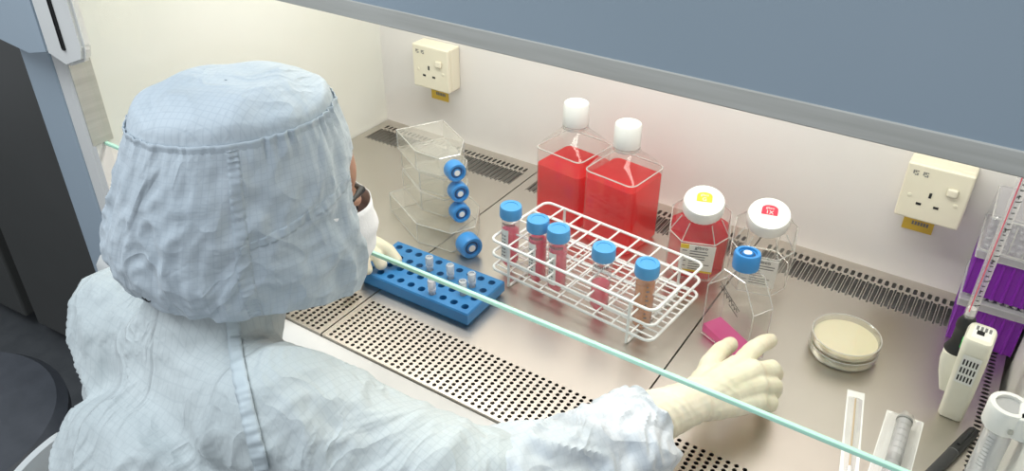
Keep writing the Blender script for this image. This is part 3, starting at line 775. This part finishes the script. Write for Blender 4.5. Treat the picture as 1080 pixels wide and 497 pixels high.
t = thing('glass_pipette', 'long graduated clear pipette with a pink stripe, plugged into the black nose cone', 'pipette', (1.1395, -.2595, .1265), 0)
bm = B(); lathe(bm, [(.0045, .006), (.0062, .012), (.0062, .34)], 28); obj('pipette_tube', bm, clear('pipette_plastic', (.97, .96, .97), .5, .05, .25, dcol=(.86, .85, .87)), t, smooth=True)
bm = B(); lathe(bm, [(.0048, .0125), (.0048, .022)], 20); obj('cotton_plug', bm, M['white_plastic'], t, smooth=True)
bm = B(); a = -1.9
tube(bm, [(.0062*math.cos(a), .0062*math.sin(a), .02), (.0062*math.cos(a), .0062*math.sin(a), .335)], .0007, 6); obj('pink_stripe', bm, mat('pink_print', (.80, .12, .18), .5), t)
bm = B()
for i in range(44):
    z = .03+i*.007; ln = 1.1 if i % 5 == 0 else .5
    tube(bm, [(.0063*math.cos(-1.5+q), .0063*math.sin(-1.5+q), z) for q in (0, ln*.5, ln)], .0007, 4)
obj('graduation', bm, M['ink'], t)
for i in range(7):
    text_obj('graduation_number', str(i+1), .0075, M['ink'], t, T(.0012, -.0068, .05+i*.042) @ Rm(PI/2, 'X'))

# ------------------------------------------------------------------ purple tip boxes at the back right
def tipbox(label, z, lid, loc=(1.128, -.118)):
    t = thing('tip_box', label, 'tip box', (loc[0], loc[1], z), .02, 'purple pipette tip boxes stacked in the right corner')
    Wx, Dy, Hb = .082, .105, .058
    bm = B(); n = 9; ol = []
    # ribbed wall outline
    def side(p, q, k):
        out = []; d = (Vector(q)-Vector(p)); nn = Vector((d.y, -d.x)).normalized()
        for i in range(k):
            for f, o in ((.12, 0), (.2, .0016), (.8, .0016), (.88, 0)):
                pt = Vector(p)+d*((i+f)/k)+nn*(-o); out.append((pt.x, pt.y))
        return out
    ol = side((0, 0), (Wx, 0), 7)+side((Wx, 0), (Wx, Dy), 8)+side((Wx, Dy), (0, Dy), 7)+side((0, Dy), (0, 0), 8)
    prism(bm, ol, 0, Hb); b = obj('box_base', bm, M['purple'], t)
    bm = B(); box(bm, -.002, Wx+.002, -.002, Dy+.002, Hb, Hb+.012, .0015); 
    obj('clear_rim', bm, M['frost'], t)
    bm = B()
    for i in range(8):
        for j in range(5):
            bmx = bm; lathe(bmx, [(.0033, Hb+.0122), (.0033, Hb+.0155), (.002, Hb+.016)], 10, c=(.008+i*.0094, .012+j*.0200, 0))
    obj('tip_tops', bm, M['frost'], t)['kind'] = 'stuff'
    if lid:
        bm = B(); h0, h1 = Hb+.012, Hb+.062
        loft(bm, [rrect(Wx/2+.001, Dy/2+.001, .005, h0, 4, Wx/2, Dy/2), rrect(Wx/2-.001, Dy/2-.001, .005, h1-.003, 4, Wx/2, Dy/2), rrect(Wx/2-.004, Dy/2-.004, .004, h1, 4, Wx/2, Dy/2)]); obj('clear_lid', bm, M['frost_lid'], t)
        bm = B(); tube(bm, rrect(Wx/2, Dy/2, .005, h0+.001, 4, Wx/2, Dy/2), .0014, 6, closed=True); tube(bm, rrect(Wx/2-.002, Dy/2-.002, .005, h1-.002, 4, Wx/2, Dy/2), .0010, 6, closed=True)
        obj('lid_edge', bm, M['clear_edge'], t)
        bm = B()
        for i in range(1, 5): box(bm, i*Wx/5-.0007, i*Wx/5+.0007, -.0012, 0, h0, h1-.006)
        obj('lid_ribs', bm, M['clear_edge'], t)
    return t
M['frost_lid'] = clear('lid_plastic', (.93, .92, .95), .4, .05, .22, dcol=(.84, .83, .87))
tipbox('lower purple tip box with ribbed walls, standing on the steel', .0004, False)
tipbox('upper purple tip box with a clear lid, stacked on the other', .0760, True, (1.128, -.113))

# ------------------------------------------------------------------ tube holder clipped on the right wall
t = thing('tube_holder', 'white plastic ring holder on the right wall with a clear graduated tube below it', 'holder', (1.193, -.43, .135))
t.scale = (.82, .82, .82)
m3 = Matrix.Identity(3)
bm = B(); n = 36
prof = [(.0165, .0), (.0225, 0), (.0235, .002), (.0235, .032), (.0225, .034), (.0165, .034)]
rings = [[Vector((r*math.cos(2*PI*i/n), r*math.sin(2*PI*i/n), z)) for i in range(n)] for r, z in prof]
vs = [[bm.verts.new(p) for p in r] for r in rings]
for a, b in zip(vs, vs[1:]+vs[:1]):
    for i in range(n): bm.faces.new((a[i], a[(i+1) % n], b[(i+1) % n], b[i]))
bmesh.ops.recalc_face_normals(bm, faces=bm.faces)
obj('ring', bm, M['white_plastic'], t, smooth=True)
obj('bracket', box(B(), .010, .0275, -.022, .022, .0, .034, .003), M['white_plastic'], t)
bm = B(); lathe(bm, [(.004, -.1625), (.012, -.152), (.0160, -.142), (.0160, .030)], 32, cap=True); tb_ = obj('graduated_tube', bm, M['frost'], t, smooth=True)
bm = B(); lathe(bm, [(.003, 0), (.003, .004)], 16, mat3=Rm(PI/2, 'X').to_3x3()); xf(bm, T(.008, -.0215, .012)); obj('clamp_screw', bm, M['trim_steel'], t)
bm = B()
for i in range(9): tube(bm, [(.0162*math.cos(a), .0162*math.sin(a), -.062+i*.006) for a in [-2.2+.5*k/4 for k in range(5)]], .0003, 4)
obj('graduation', bm, M['ink_grey'], tb_)

# ------------------------------------------------------------------ chair, stool, dark cabinet
t = thing('tub_chair', 'white moulded plastic chair behind the seated worker', 'chair', (.515, -.905, -.76))
bm = B(); A0, A1, n = math.radians(172), math.radians(368), 110
def sp(a, z, k):
    # upright tub wall; rear is at -y
    return Vector((.245*k*math.cos(a), .20*k*math.sin(a), z))
prof = [(.80, .44), (.92, .50), (.985, .60), (1.0, .72), (1.0, .742), (.985, .750), (.965, .746), (.955, .728), (.94, .62), (.87, .50), (.76, .455)]
vs = []
for i in range(n+1):
    a = A0+(A1-A0)*i/n
    e = min(i, n-i)/n; drop = .10*(1-math.sqrt(max(0, 1-(max(0, .06-e)/.06)**2)))
    vs.append([bm.verts.new(sp(a, z+.022-drop*(z-.44)/.25, k)) for k, z in prof])
m_ = len(prof)
for a, b in zip(vs, vs[1:]):
    for j in range(m_): bm.faces.new((a[j], b[j], b[(j+1) % m_], a[(j+1) % m_]))
bm.faces.new(vs[0]); bm.faces.new(vs[-1][::-1]); bmesh.ops.recalc_face_normals(bm, faces=bm.faces)
obj('backrest', bm, M['chair'], t, smooth=True)
bm = B(); lathe(bm, [(.14, .40), (.18, .415), (.19, .435), (.18, .450), (.10, .445)], 48); obj('seat', bm, M['chair'], t, smooth=True)
bm = B(); lathe(bm, [(.03, .08), (.03, .40)], 20); obj('gas_lift', bm, M['black'], t, smooth=True)
for k in range(5):
    a = 2*PI*k/5+.3; bm = B(); tube(bm, [(0, 0, .09), (.14*math.cos(a), .14*math.sin(a), .085), (.27*math.cos(a), .27*math.sin(a), .065)], [.022, .018, .014], 10)
    lg = obj('base_leg', bm, M['black'], t, smooth=True)
    bm = B(); lathe(bm, [(.027, -.012), (.028, 0), (.027, .012)], 20, mat3=Rm(PI/2, 'X').to_3x3()); xf(bm, Rm(a, 'Z')); xf(bm, T(.27*math.cos(a), .27*math.sin(a), .029)); obj('caster', bm, M['black'], lg, smooth=True)

t = thing('round_stool', 'dark grey round stool seat at the left edge', 'stool', (-.235, -.93, -.76))
bm = B(); lathe(bm, [(.16, .435), (.205, .44), (.215, .455), (.215, .475), (.20, .49), (.0001, .496)], 56); obj('seat', bm, M['stool'], t, smooth=True)
bm = B(); lathe(bm, [(.024, .07), (.024, .436)], 20); obj('column', bm, M['trim_steel'], t, smooth=True)
for k in range(5):
    a = 2*PI*k/5; bm = B(); tube(bm, [(0, 0, .075), (.24*math.cos(a), .24*math.sin(a), .022)], [.018, .012], 10); lg = obj('base_leg', bm, M['black'], t, smooth=True)
    bm = B(); lathe(bm, [(.016, 0), (.016, .012)], 16); xf(bm, T(.24*math.cos(a), .24*math.sin(a), 0)); obj('foot', bm, M['black'], lg)

t = thing('dark_incubator', 'dark grey floor standing cabinet left of the safety cabinet', 'cabinet', (-.93, -.30, -.76), math.radians(4))
obj('cabinet_body', box(B(), -.42, .75, -.09, .45, .04, 1.9, .006), M['dark_grey'], t)
d = obj('door', box(B(), -.065, .75, -.135, -.093, .05, 1.88, .006), M['dark_grey'], t)
d2 = obj('door', box(B(), -.42, -.115, -.135, -.093, .05, 1.88, .006), M['dark_grey'], t)
obj('door_gap', box(B(), -.116, -.064, -.110, -.088, .10, 1.89), M['slot'], t)
obj('plinth', box(B(), -.40, .73, -.05, .43, 0, .04), M['slot'], t)

# ------------------------------------------------------------------ the seated worker
def capsule(bm, a, b, ra, rb, n=20):
    a = Vector(a); b = Vector(b); d = b-a; L_ = d.length
    q = d.to_track_quat('Z', 'Y').to_matrix()
    prof = [(ra*math.sin(t*PI/12), -ra*math.cos(t*PI/12)) for t in range(1, 7)] + [(rb*math.cos(t*PI/12), L_+rb*math.sin(t*PI/12)) for t in range(0, 6)]
    lathe(bm, prof, n, c=a, mat3=q); return bm
def ellipsoid(bm, c, r, rot=None):
    x = bmesh.ops.create_uvsphere(bm, u_segments=32, v_segments=20, radius=1)
    m = Matrix.Translation(Vector(c)) @ (rot.to_4x4() if rot is not None else Matrix()) @ Matrix.Diagonal((r[0], r[1], r[2], 1))
    bmesh.ops.transform(bm, matrix=m, verts=x['verts']); return bm
def chain(bm, pts):
    for (a, ra), (b, rb) in zip(pts, pts[1:]): capsule(bm, a, b, ra, rb)
def remesh(bm, voxel, it, fac=.5):
    bmesh.ops.recalc_face_normals(bm, faces=bm.faces)
    me = bpy.data.meshes.new('t'); bm.to_mesh(me); bm.free()
    o = bpy.data.objects.new('t', me); C.objects.link(o)
    md = o.modifiers.new('r', 'REMESH'); md.mode = 'VOXEL'; md.voxel_size = voxel
    sm = o.modifiers.new('s', 'SMOOTH'); sm.factor = fac; sm.iterations = it
    bpy.context.view_layer.update()
    r = bpy.data.meshes.new_from_object(o.evaluated_get(bpy.context.evaluated_depsgraph_get()))
    bpy.data.objects.remove(o); b2 = bmesh.new(); b2.from_mesh(r); bpy.data.meshes.remove(r); return b2
def displace(bm, fn):
    bm.normal_update(); bm.verts.ensure_lookup_table()
    ds = [fn(v.co, v.normal) for v in bm.verts]
    ns = [v.normal.copy() for v in bm.verts]
    for v, d, n_ in zip(bm.verts, ds, ns): v.co += n_*d
def ridge(p, s, off=0):
    return 1-abs(noise.noise(Vector((p.x*s[0]+off, p.y*s[1], p.z*s[2]))))*2.4

P0 = Vector((.45, -.86, -.76))
person = thing('person', 'seated worker in pale blue hood, white coverall, face mask and cream gloves', 'person', P0)
def pp(name, bm, m, parent=None, **k):
    o = obj(name, bm, m, None, **k); par = parent or person; o.parent = par
    o.data.transform(Matrix.Translation(-P0)); return o
AZ = math.radians(62); PT = math.radians(-18)
F = Vector((math.cos(AZ)*math.cos(PT), math.sin(AZ)*math.cos(PT), math.sin(PT)))
Sd = Vector((math.sin(AZ), -math.cos(AZ), 0)); U = Sd.cross(F)
HR = Matrix((Sd, F, U)).transposed()          # local x = right side, y = face direction, z = up
HC = Vector((.522, -.748, .338))
def hl(x, y, z): return HC + Sd*x + F*y + U*z
SHR, ELR, WRR = Vector((.612, -.840, .172)), Vector((.775, -.775, .098)), Vector((.903, -.508, .072))
SHL, ELL, WRL = Vector((.366, -.828, .178)), Vector((.225, -.735, .040)), Vector((.300, -.560, .066))

# hand skeletons: (base, joints, radii)
RH = dict(
    palm=[((.903, -.508, .072), (.926, -.425, .074), .021, .015), ((.905, -.505, .072), (.944, -.424, .074), .021, .0155), ((.907, -.503, .070), (.954, -.434, .066), .021, .0145), ((.909, -.503, .066), (.960, -.446, .054), .020, .0135), ((.903, -.500, .070), (.900, -.450, .066), .021, .0155), ((.900, -.450, .066), (.926, -.432, .072), .0135, .0135)],
    fingers=[[(.926, -.425, .074, .0125), (.930, -.388, .074, .0112), (.9345, -.358, .067, .0103), (.9385, -.332, .056, .0092)],
             [(.944, -.424, .074, .0125), (.959, -.394, .064, .0112), (.961, -.378, .045, .0104), (.955, -.366, .028, .0092)],
             [(.954, -.434, .066, .0120), (.968, -.408, .052, .0108), (.968, -.395, .033, .0100), (.961, -.384, .019, .0088)],
             [(.960, -.446, .054, .0114), (.972, -.424, .040, .0100), (.970, -.412, .025, .0090), (.963, -.403, .014, .0080)],
             [(.902, -.462, .068, .0165), (.895, -.430, .066, .0135), (.894, -.396, .060, .0118), (.896, -.362, .050, .0104)]])
LH = dict(
    palm=[((.300, -.560, .066), (.338, -.508, .064), .020, .014), ((.300, -.560, .066), (.348, -.498, .064), .020, .014), ((.298, -.558, .066), (.352, -.485, .064), .020, .014), ((.296, -.556, .066), (.353, -.474, .062), .019, .0135), ((.300, -.560, .064), (.345, -.525, .050), .020, .014)],
    fingers=[[(.353, -.474, .064, .0118), (.371, -.449, .062, .0104), (.388, -.440, .050, .0096), (.400, -.438, .0365, .0088)],
             [(.352, -.485, .064, .0118), (.368, -.464, .061, .0104), (.380, -.460, .050, .0096), (.388, -.460, .0365, .0088)],
             [(.348, -.498, .062, .0114), (.363, -.482, .057, .0102), (.373, -.479, .047, .0094), (.378, -.480, .0355, .0086)],
             [(.340, -.510, .060, .0106), (.352, -.500, .052, .0094), (.359, -.499, .043, .0088), (.363, -.499, .0335, .0080)],
             [(.330, -.530, .054, .0130), (.350, -.523, .040, .0112), (.357, -.512, .026, .0100), (.358, -.500, .016, .0090)]])
def hand(bm, H_, k=1.0):
    for a, b, ra, rb in H_['palm']: capsule(bm, a, b, ra*k, rb*k, 16)
    for f in H_['fingers']:
        for a, b in zip(f, f[1:]): capsule(bm, a[:3], b[:3], a[3]*k, b[3]*k, 14)

# one continuous body
bm = B()
ellipsoid(bm, hl(0, -.006, .010), (.068, .082, .084), HR)
ellipsoid(bm, hl(0, .020, -.045), (.058, .062, .070), HR)
ellipsoid(bm, hl(0, .072, -.088), (.022, .020, .020), HR)                      # chin
ellipsoid(bm, hl(0, .062, .036), (.050, .020, .032), HR)                        # forehead
for s_ in (-1, 1):
    ellipsoid(bm, hl(s_*.030, .072, .019), (.024, .014, .007), HR)              # brow ridge
    ellipsoid(bm, hl(s_*.036, .060, -.022), (.022, .020, .016), HR)             # cheek
    ellipsoid(bm, hl(s_*.070, -.005, -.005), (.007, .016, .028), HR)            # ear
capsule(bm, hl(0, .078, .010), hl(0, .102, -.032), .007, .011); ellipsoid(bm, hl(0, .082, -.060), (.024, .012, .010), HR)
NB = Vector((.462, -.838, .165))
capsule(bm, NB, hl(0, -.02, -.06), .055, .050)
capsule(bm, SHL+Vector((.03, 0, -.01)), SHR+Vector((-.03, 0, -.01)), .045, .045)
for c_, r_ in (((.495, -.865, .03), (.110, .080, .14)), ((.492, -.885, -.10), (.115, .09, .15)), ((.47, -.90, -.20), (.13, .105, .09))): ellipsoid(bm, c_, r_)
for (sh, el, wr) in ((SHR, ELR, WRR), (SHL, ELL, WRL)): chain(bm, [(sh, .045), (el, .036), (wr, .022)])
for s_ in (-1, 1): chain(bm, [((.45+s_*.08, -.87, -.225), .075), ((.45+s_*.10, -.52, -.245), .052), ((.45+s_*.10, -.50, -.66), .036), ((.45+s_*.10, -.42, -.722), .030)])
hand(bm, RH, .80); hand(bm, LH, .80)
bm = remesh(bm, .0035, 2)
pp('body', bm, M['skin'], smooth=True)
# eyes and brows
for s_ in (-1, 1):
    bm = B(); ellipsoid(bm, hl(s_*.030, .0765, .004), (.012, .008, .006), HR); pp('eye', bm, M['white_plastic'], smooth=True)
    bm = B(); ellipsoid(bm, hl(s_*.030, .0845, .004), (.005, .002, .005), HR); pp('iris', bm, M['hair'], smooth=True)
    bm = B(); chain(bm, [(hl(s_*.014, .0875, .021), .0030), (hl(s_*.032, .0855, .026), .0038), (hl(s_*.050, .070, .022), .0024)]); pp('eyebrow', bm, M['hair'], smooth=True)
# mask
bm = B(); nu, nv = 28, 20; g = []
for j in range(nv+1):
    v = j/nv; row = []
    for i in range(nu+1):
        a = (i/nu-.5)*2*1.35
        z = .010-.104*v
        bulge = .112+.016*math.sin(PI*min(1, v*1.15))*math.cos(a)-.028*max(0, v-.75)*4*.6
        if v < .12: bulge -= .010*(1-v/.12)*abs(math.sin(a))
        r_ = bulge*math.cos(a)**.55 if abs(a) < 1.3 else .045
        y = -.004+(.118 if 0 else bulge)*(math.cos(a)**.7 if abs(a) < PI/2 else 0)
        x = .072*math.sin(a)*(1-.18*max(0, v-.6)/.4)
        row.append(bm.verts.new(hl(x, y + .0015*math.cos(v*PI*8), z)))
    g.append(row)
for a, b in zip(g, g[1:]):
    for i in range(nu): bm.faces.new((a[i], a[i+1], b[i+1], b[i]))
mk = pp('face_mask', bm, M['mask'], smooth=True)
md = mk.modifiers.new('t', 'SOLIDIFY'); md.thickness = .0012

# hood: stacked sections, (z, centre, semi-axis along the face direction, semi-axis sideways)
Fh = Vector((F.x, F.y, 0)).normalized()
HS = [(.258, (.510, -.764), .112, .084), (.278, (.508, -.763), .121, .090), (.306, (.508, -.763), .122, .090), (.342, (.509, -.761), .114, .086), (.378, (.511, -.759), .104, .081), (.410, (.513, -.757), .096, .077), (.430, (.514, -.756), .089, .073), (.440, (.514, -.756), .083, .069), (.448, (.513, -.757), .068, .057), (.455, (.514, -.757), .044, .037), (.458, (.514, -.758), .0008, .0008)]
ZSEAM = .430
def hsec(t):
    t = max(0, min(1, t))*(len(HS)-1); i = min(int(t), len(HS)-2); f = t-i
    p = [HS[max(i-1, 0)], HS[i], HS[i+1], HS[min(i+2, len(HS)-1)]]
    def cr(a, b, c, d): return .5*((2*b)+(-a+c)*f+(2*a-5*b+4*c-d)*f*f+(-a+3*b-3*c+d)*f**3)
    z = cr(*[q[0] for q in p]); cx = cr(*[q[1][0] for q in p]); cy = cr(*[q[1][1] for q in p]); a = cr(*[q[2] for q in p]); b = cr(*[q[3] for q in p])
    return z, cx, cy, max(a, .001), max(b, .001)
def hoodp(th, t, off=0.0):
    z, cx, cy, a, b = hsec(t)
    c, s_ = math.cos(th), math.sin(th)
    d = Fh*c*a + Sd*s_*b
    p = Vector((cx, cy, z)) + d
    w = max(0, min(1, (ZSEAM-z)/.14))           # drape grows downwards
    n_ = d.normalized() if d.length > .01 else Vector((0, 0, 1))
    q = Vector((th*1.6, z*9, 3.1)); wv = noise.noise(Vector((th*1.2, z*5, 1.7)))
    fold = .008*w*noise.noise(Vector((th*2.2+wv, z*6, .3))) + .0045*(1-abs(noise.noise(Vector((th*3.1+wv*1.8, z*16+th*1.3, 5.2))))*2.2)*min(1, w*3)
    fold += .0030*(1-abs(noise.noise(Vector((th*5+z*20, z*34-th*2, 9.2))))*2.2)*min(1, w*2)
    pk = math.exp(-((ZSEAM-.006-z)/.016)**2)*(1 if z < ZSEAM else 0)   # puckers under the crown seam
    fold += pk*.0035*noise.noise(Vector((th*16, z*12, 2.2)))
    if z > ZSEAM-.002:                            # creases in the crown panel
        e = p*16; n2 = 1-abs(noise.noise(Vector((e.x+e.y*.4, e.y*.7, 4.0))))*2
        return p + Vector((0, 0, 1))*(.0040*n2+.003*noise.noise(p*30)+off)*min(1, (z-ZSEAM+.002)/.012) + n_*off
    hem = .030*max(0, 1-t*2.6)
    p.z += hem*(-.95*max(0, c) + .45*max(0, -c))
    return p + n_*(fold+off)
NU, NV = 260, 150
bm = B(); g = []; uvl = bm.loops.layers.uv.new('UV')
for j in range(NV+1):
    t = j/NV; g.append([bm.verts.new(hoodp(2*PI*i/NU, t)) for i in range(NU)])
def face_open(i, j):
    th = 2*PI*(i+.5)/NU; th = min(th, 2*PI-th); z = hsec(j/NV)[0]
    return z < .392 and th < math.radians(36)*(1-max(0, (z-.35)/.05)**2 if z > .35 else 1)
for j in range(NV):
    for i in range(NU):
        if face_open(i, j): continue
        k = (i+1) % NU
        f = bm.faces.new((g[j][i], g[j][k], g[j+1][k], g[j+1][i]))
        for lp_, (ii, jj) in zip(f.loops, ((i, j), (i+1, j), (i+1, j+1), (i, j+1))):
            if hsec(jj/NV)[0] > ZSEAM: q = lp_.vert.co; lp_[uvl].uv = (q.x*.9+q.y*.3, q.y*.9-q.x*.3)
            else: lp_[uvl].uv = (ii/NU*.72+jj/NV*.02, lp_.vert.co.z*1.02)
hood = pp('hood', bm, M['hood'], smooth=True)
md = hood.modifiers.new('t', 'SOLIDIFY'); md.thickness = .0012; md.offset = -1
def tz(z0):
    lo, hi = 0, 1
    for _ in range(30):
        m_ = (lo+hi)/2
        if hsec(m_)[0] < z0: lo = m_
        else: hi = m_
    return lo
def strip(fn, n, wid, m, name, parent, closed=False, stitch=True):
    """fn(s, w) -> point; cloth tape"""
    bm = B(); rows = []
    for i in range(n+(0 if closed else 1)):
        rows.append([bm.verts.new(fn(i/n, w_)) for w_ in (-wid/2, -wid/4, 0, wid/4, wid/2)])
    prs = list(zip(rows, rows[1:]))+([(rows[-1], rows[0])] if closed else [])
    for a, b in prs:
        for k in range(4): bm.faces.new((a[k], a[k+1], b[k+1], b[k]))
    o = pp(name, bm, m, parent, smooth=True); md = o.modifiers.new('t', 'SOLIDIFY'); md.thickness = .0010; md.offset = 0
    return o
ts = tz(ZSEAM-.0045)
def f_crown(s_, w_):
    th = 2*PI*s_; return hoodp(th, ts, .0012+.0006*noise.noise(Vector((th*25, 0, 0)))) + Vector((0, 0, w_))
strip(f_crown, 220, .011, M['seamh'] if 'seamh' in M else M['hood'], 'crown_seam', hood, True)
TS = math.radians(101)
def f_vert(s_, w_):
    t = ts*(1-s_)+.004; th = TS-.03*s_+w_/.095; return hoodp(th, t, .0011+.0005*math.sin(s_*160))
strip(f_vert, 90, .010, M['hood'], 'side_seam', hood)
def f_hor(s_, w_):
    th = TS*(1-s_)+math.radians(37)*s_; z_ = .335+.030*s_ + w_; return hoodp(th, tz(z_), .0011+.0005*math.sin(s_*90))
strip(f_hor, 70, .009, M['hood'], 'cross_seam', hood)
# little ink mark near the back hem
bm = B(); t0 = tz(.272)
def q_(a, b): return hoodp(math.radians(150)+a, t0+b, .0016)
tube(bm, [q_(-.05, .006), q_(-.02, -.003), q_(.0, .002), q_(.04, -.002), q_(.075, .002)], .0007, 5); tube(bm, [q_(0, .012), q_(.01, -.006)], .0007, 5)
pp('ink_mark', bm, M['ink'], hood)

# coverall: torso, legs and upper arms; lower sleeves are sewn on at the elbow
bm = B()
capsule(bm, NB+Vector((.01, 0, -.02)), Vector((.498, -.785, .270)), .076, .060)
capsule(bm, SHL+Vector((.03, -.005, -.005)), SHR+Vector((-.035, -.005, -.005)), .058, .062)
for c_, r_ in (((.495, -.872, .03), (.132, .105, .16)), ((.508, -.892, -.10), (.125, .108, .18)), ((.490, -.905, -.205), (.145, .13, .10)), ((.485, -.925, .05), (.115, .075, .13))): ellipsoid(bm, c_, r_)
chain(bm, [(SHR, .066), (SHR.lerp(ELR, .5)+Vector((0, 0, -.012)), .066), (ELR, .060), (ELR.lerp(WRR, .10), .056)])
chain(bm, [(SHL, .058), (SHL.lerp(ELL, .5), .056), (ELL, .052), (WRL.lerp(ELL, .25), .045)])
for s_ in (-1, 1): chain(bm, [((.45+s_*.08, -.87, -.225), .085), ((.45+s_*.10, -.52, -.250), .066), ((.45+s_*.10, -.50, -.64), .055), ((.45+s_*.10, -.42, -.705), .047)])
capsule(bm, SHL+Vector((.01, -.01, -.01)), Vector((.462, -.900, -.12)), .060, .070)
bm = remesh(bm, .0045, 14, .6)
def dsuit(p, n_):
    wv = noise.noise(p*4.0); wq = Vector((p.x+.03*wv, p.y, p.z+.04*wv))
    d = .009*noise.noise(p*5.5)
    d += .0080*(max(0, ridge(Vector((wq.x+wq.z*.8, wq.y, wq.z-wq.x*.3)), (13, 9, 7), 3.3))**1.6-.35)
    d += .0030*(max(0, ridge(Vector((wq.x-wq.z*.5, wq.y+.3*wq.z, wq.z)), (30, 20, 14), 8.1))-.45)
    d += .0006*noise.noise(p*60)
    return d
displace(bm, dsuit)
bvh = BVHTree.FromBMesh(bm)
suit = pp('coverall', bm, M['suit'], smooth=True)
def onsuit(p, dr, off):
    h = bvh.ray_cast(Vector(p), Vector(dr).normalized())
    return (h[0] + h[1]*off) if h[0] is not None else Vector(p)
def polyline_at(pts, s_):
    t = s_*(len(pts)-1); i = min(int(t), len(pts)-2); f = t-i; return pts[i].lerp(pts[i+1], f)
# sleeve seam over the shoulder, cast onto the cloth from outside
SEAMP = [(.546, -.826, .256), (.580, -.852, .248), (.610, -.873, .233), (.641, -.893, .217), (.675, -.914, .198)]
def seam_on(path, origin_off, name, wid=.012, n=110):
    pts = [Vector(p) for p in path]
    def fn(s_, w_):
        q = polyline_at(pts, s_); tg = (polyline_at(pts, min(1, s_+.02))-polyline_at(pts, max(0, s_-.02))).normalized()
        dr = -Vector(origin_off).normalized(); sdv = tg.cross(dr).normalized()
        return onsuit(q+Vector(origin_off)*.15+sdv*w_, dr, .0024+.0012*noise.noise(Vector((s_*38, w_*120, 1)))+.0006*math.sin(s_*70))
    strip(fn, n, wid, M['seam'], name, suit)
seam_on(SEAMP, (.50, -.31, .50), 'armhole_seam')

def sleeve(pts, rads, name, n=170, m=110, seed=1.0, gather=True):
    """lower sleeve: baggy cloth tube from the elbow seam to the open cuff"""
    bm = B(); uvl = bm.loops.layers.uv.new('UV'); rows = []
    pv = [Vector(p) for p in pts]
    def at(s_):
        t = s_*(len(pv)-1); i = min(int(t), len(pv)-2); f = t-i
        a, b, c, d = pv[max(i-1, 0)], pv[i], pv[i+1], pv[min(i+2, len(pv)-1)]
        p = .5*((2*b)+(-a+c)*f+(2*a-5*b+4*c-d)*f*f+(-a+3*b-3*c+d)*f**3)
        A_, B_, C_, D_ = rads[max(i-1, 0)], rads[i], rads[i+1], rads[min(i+2, len(pv)-1)]
        r_ = .5*((2*B_)+(-A_+C_)*f+(2*A_-5*B_+4*C_-D_)*f*f+(-A_+3*B_-3*C_+D_)*f**3)
        return p, r_
    for j in range(n+1):
        s_ = j/n; p, r_ = at(s_); tg = (at(min(1, s_+.01))[0]-at(max(0, s_-.01))[0]).normalized()
        u = tg.cross(Vector((0, 0, 1))).normalized(); v = u.cross(tg)
        row = []
        for i in range(m):
            a = 2*PI*i/m; d = u*math.cos(a)+v*math.sin(a)
            nn = noise.noise(Vector((math.cos(a)*1.3+seed, math.sin(a)*1.3, s_*3)))
            # folds running round and slantwise
            f1 = 1-abs(noise.noise(Vector((math.cos(a+s_*2)*1.1+seed, math.sin(a+s_*2)*1.1, s_*6+nn))))*2.2
            f2 = 1-abs(noise.noise(Vector((math.cos(a)*2.2, math.sin(a)*2.2+seed, s_*13+nn*2))))*2.2
            g0 = math.exp(-(s_/.07)**2)*.0022*math.sin(a*26+nn*5) if gather else 0
            cf = math.exp(-((1-s_)/.05)**2)*.0022*math.sin(a*7+nn*5)
            k = r_ + .008*nn + .0065*(f1-.5) + .0022*(f2-.5) + g0 + cf
            row.append(bm.verts.new(p+d*k+tg*(.004*math.exp(-((1-s_)/.03)**2)*math.sin(a*7+2))))
        rows.append(row)
    Ln = sum((pv[i+1]-pv[i]).length for i in range(len(pv)-1))
    for j in range(n):
        for i in range(m):
            k = (i+1) % m; f = bm.faces.new((rows[j][i], rows[j][k], rows[j+1][k], rows[j+1][i]))
            for lp_, (ii, jj) in zip(f.loops, ((i, j), (i+1, j), (i+1, j+1), (i, j+1))): lp_[uvl].uv = (ii/m*.30, jj/n*Ln)
    o = pp(name, bm, M['sleeve'], suit, smooth=True); md = o.modifiers.new('t', 'SOLIDIFY'); md.thickness = .0012; md.offset = -1
    return o
M['sleeve'] = fabric('sleeve_cloth', (.55, .59, .615), (.60, .64, .665), (.47, .52, .55), .007)
sleeve([(.768, -.790, .086), (.800, -.735, .080), (.834, -.672, .073), (.860, -.613, .068), (.878, -.570, .069)], [.058, .060, .057, .052, .046], 'lower_sleeve')
sleeve([tuple(ELL.lerp(WRL, k)) for k in (.05, .35, .6, .85)], [.052, .050, .046, .040], 'lower_sleeve', 70, 60, 4.0)

# gloves
def glove(H_, wr, el, name):
    bm = B(); hand(bm, H_, 1.0)
    d = (el-wr); chain(bm, [(wr, .0245), (wr+d*.12, .0275), (wr+d*.26, .0325), (wr+d*.36, .034)])
    bm = remesh(bm, .0016, 5, .5)
    def dg(p, n_):
        q = p-wr; al = q.dot(d.normalized())
        wr_ = .0011*(1-abs(noise.noise(Vector((p.x*30+5, p.y*90, p.z*30))))*2)*(1 if al > -.05 else .5)
        return wr_ + .0010*noise.noise(p*45)
    displace(bm, dg)
    return pp(name, bm, M['glove'], smooth=True)
glove(RH, WRR, ELR, 'right_glove'); glove(LH, WRL, ELL, 'left_glove')
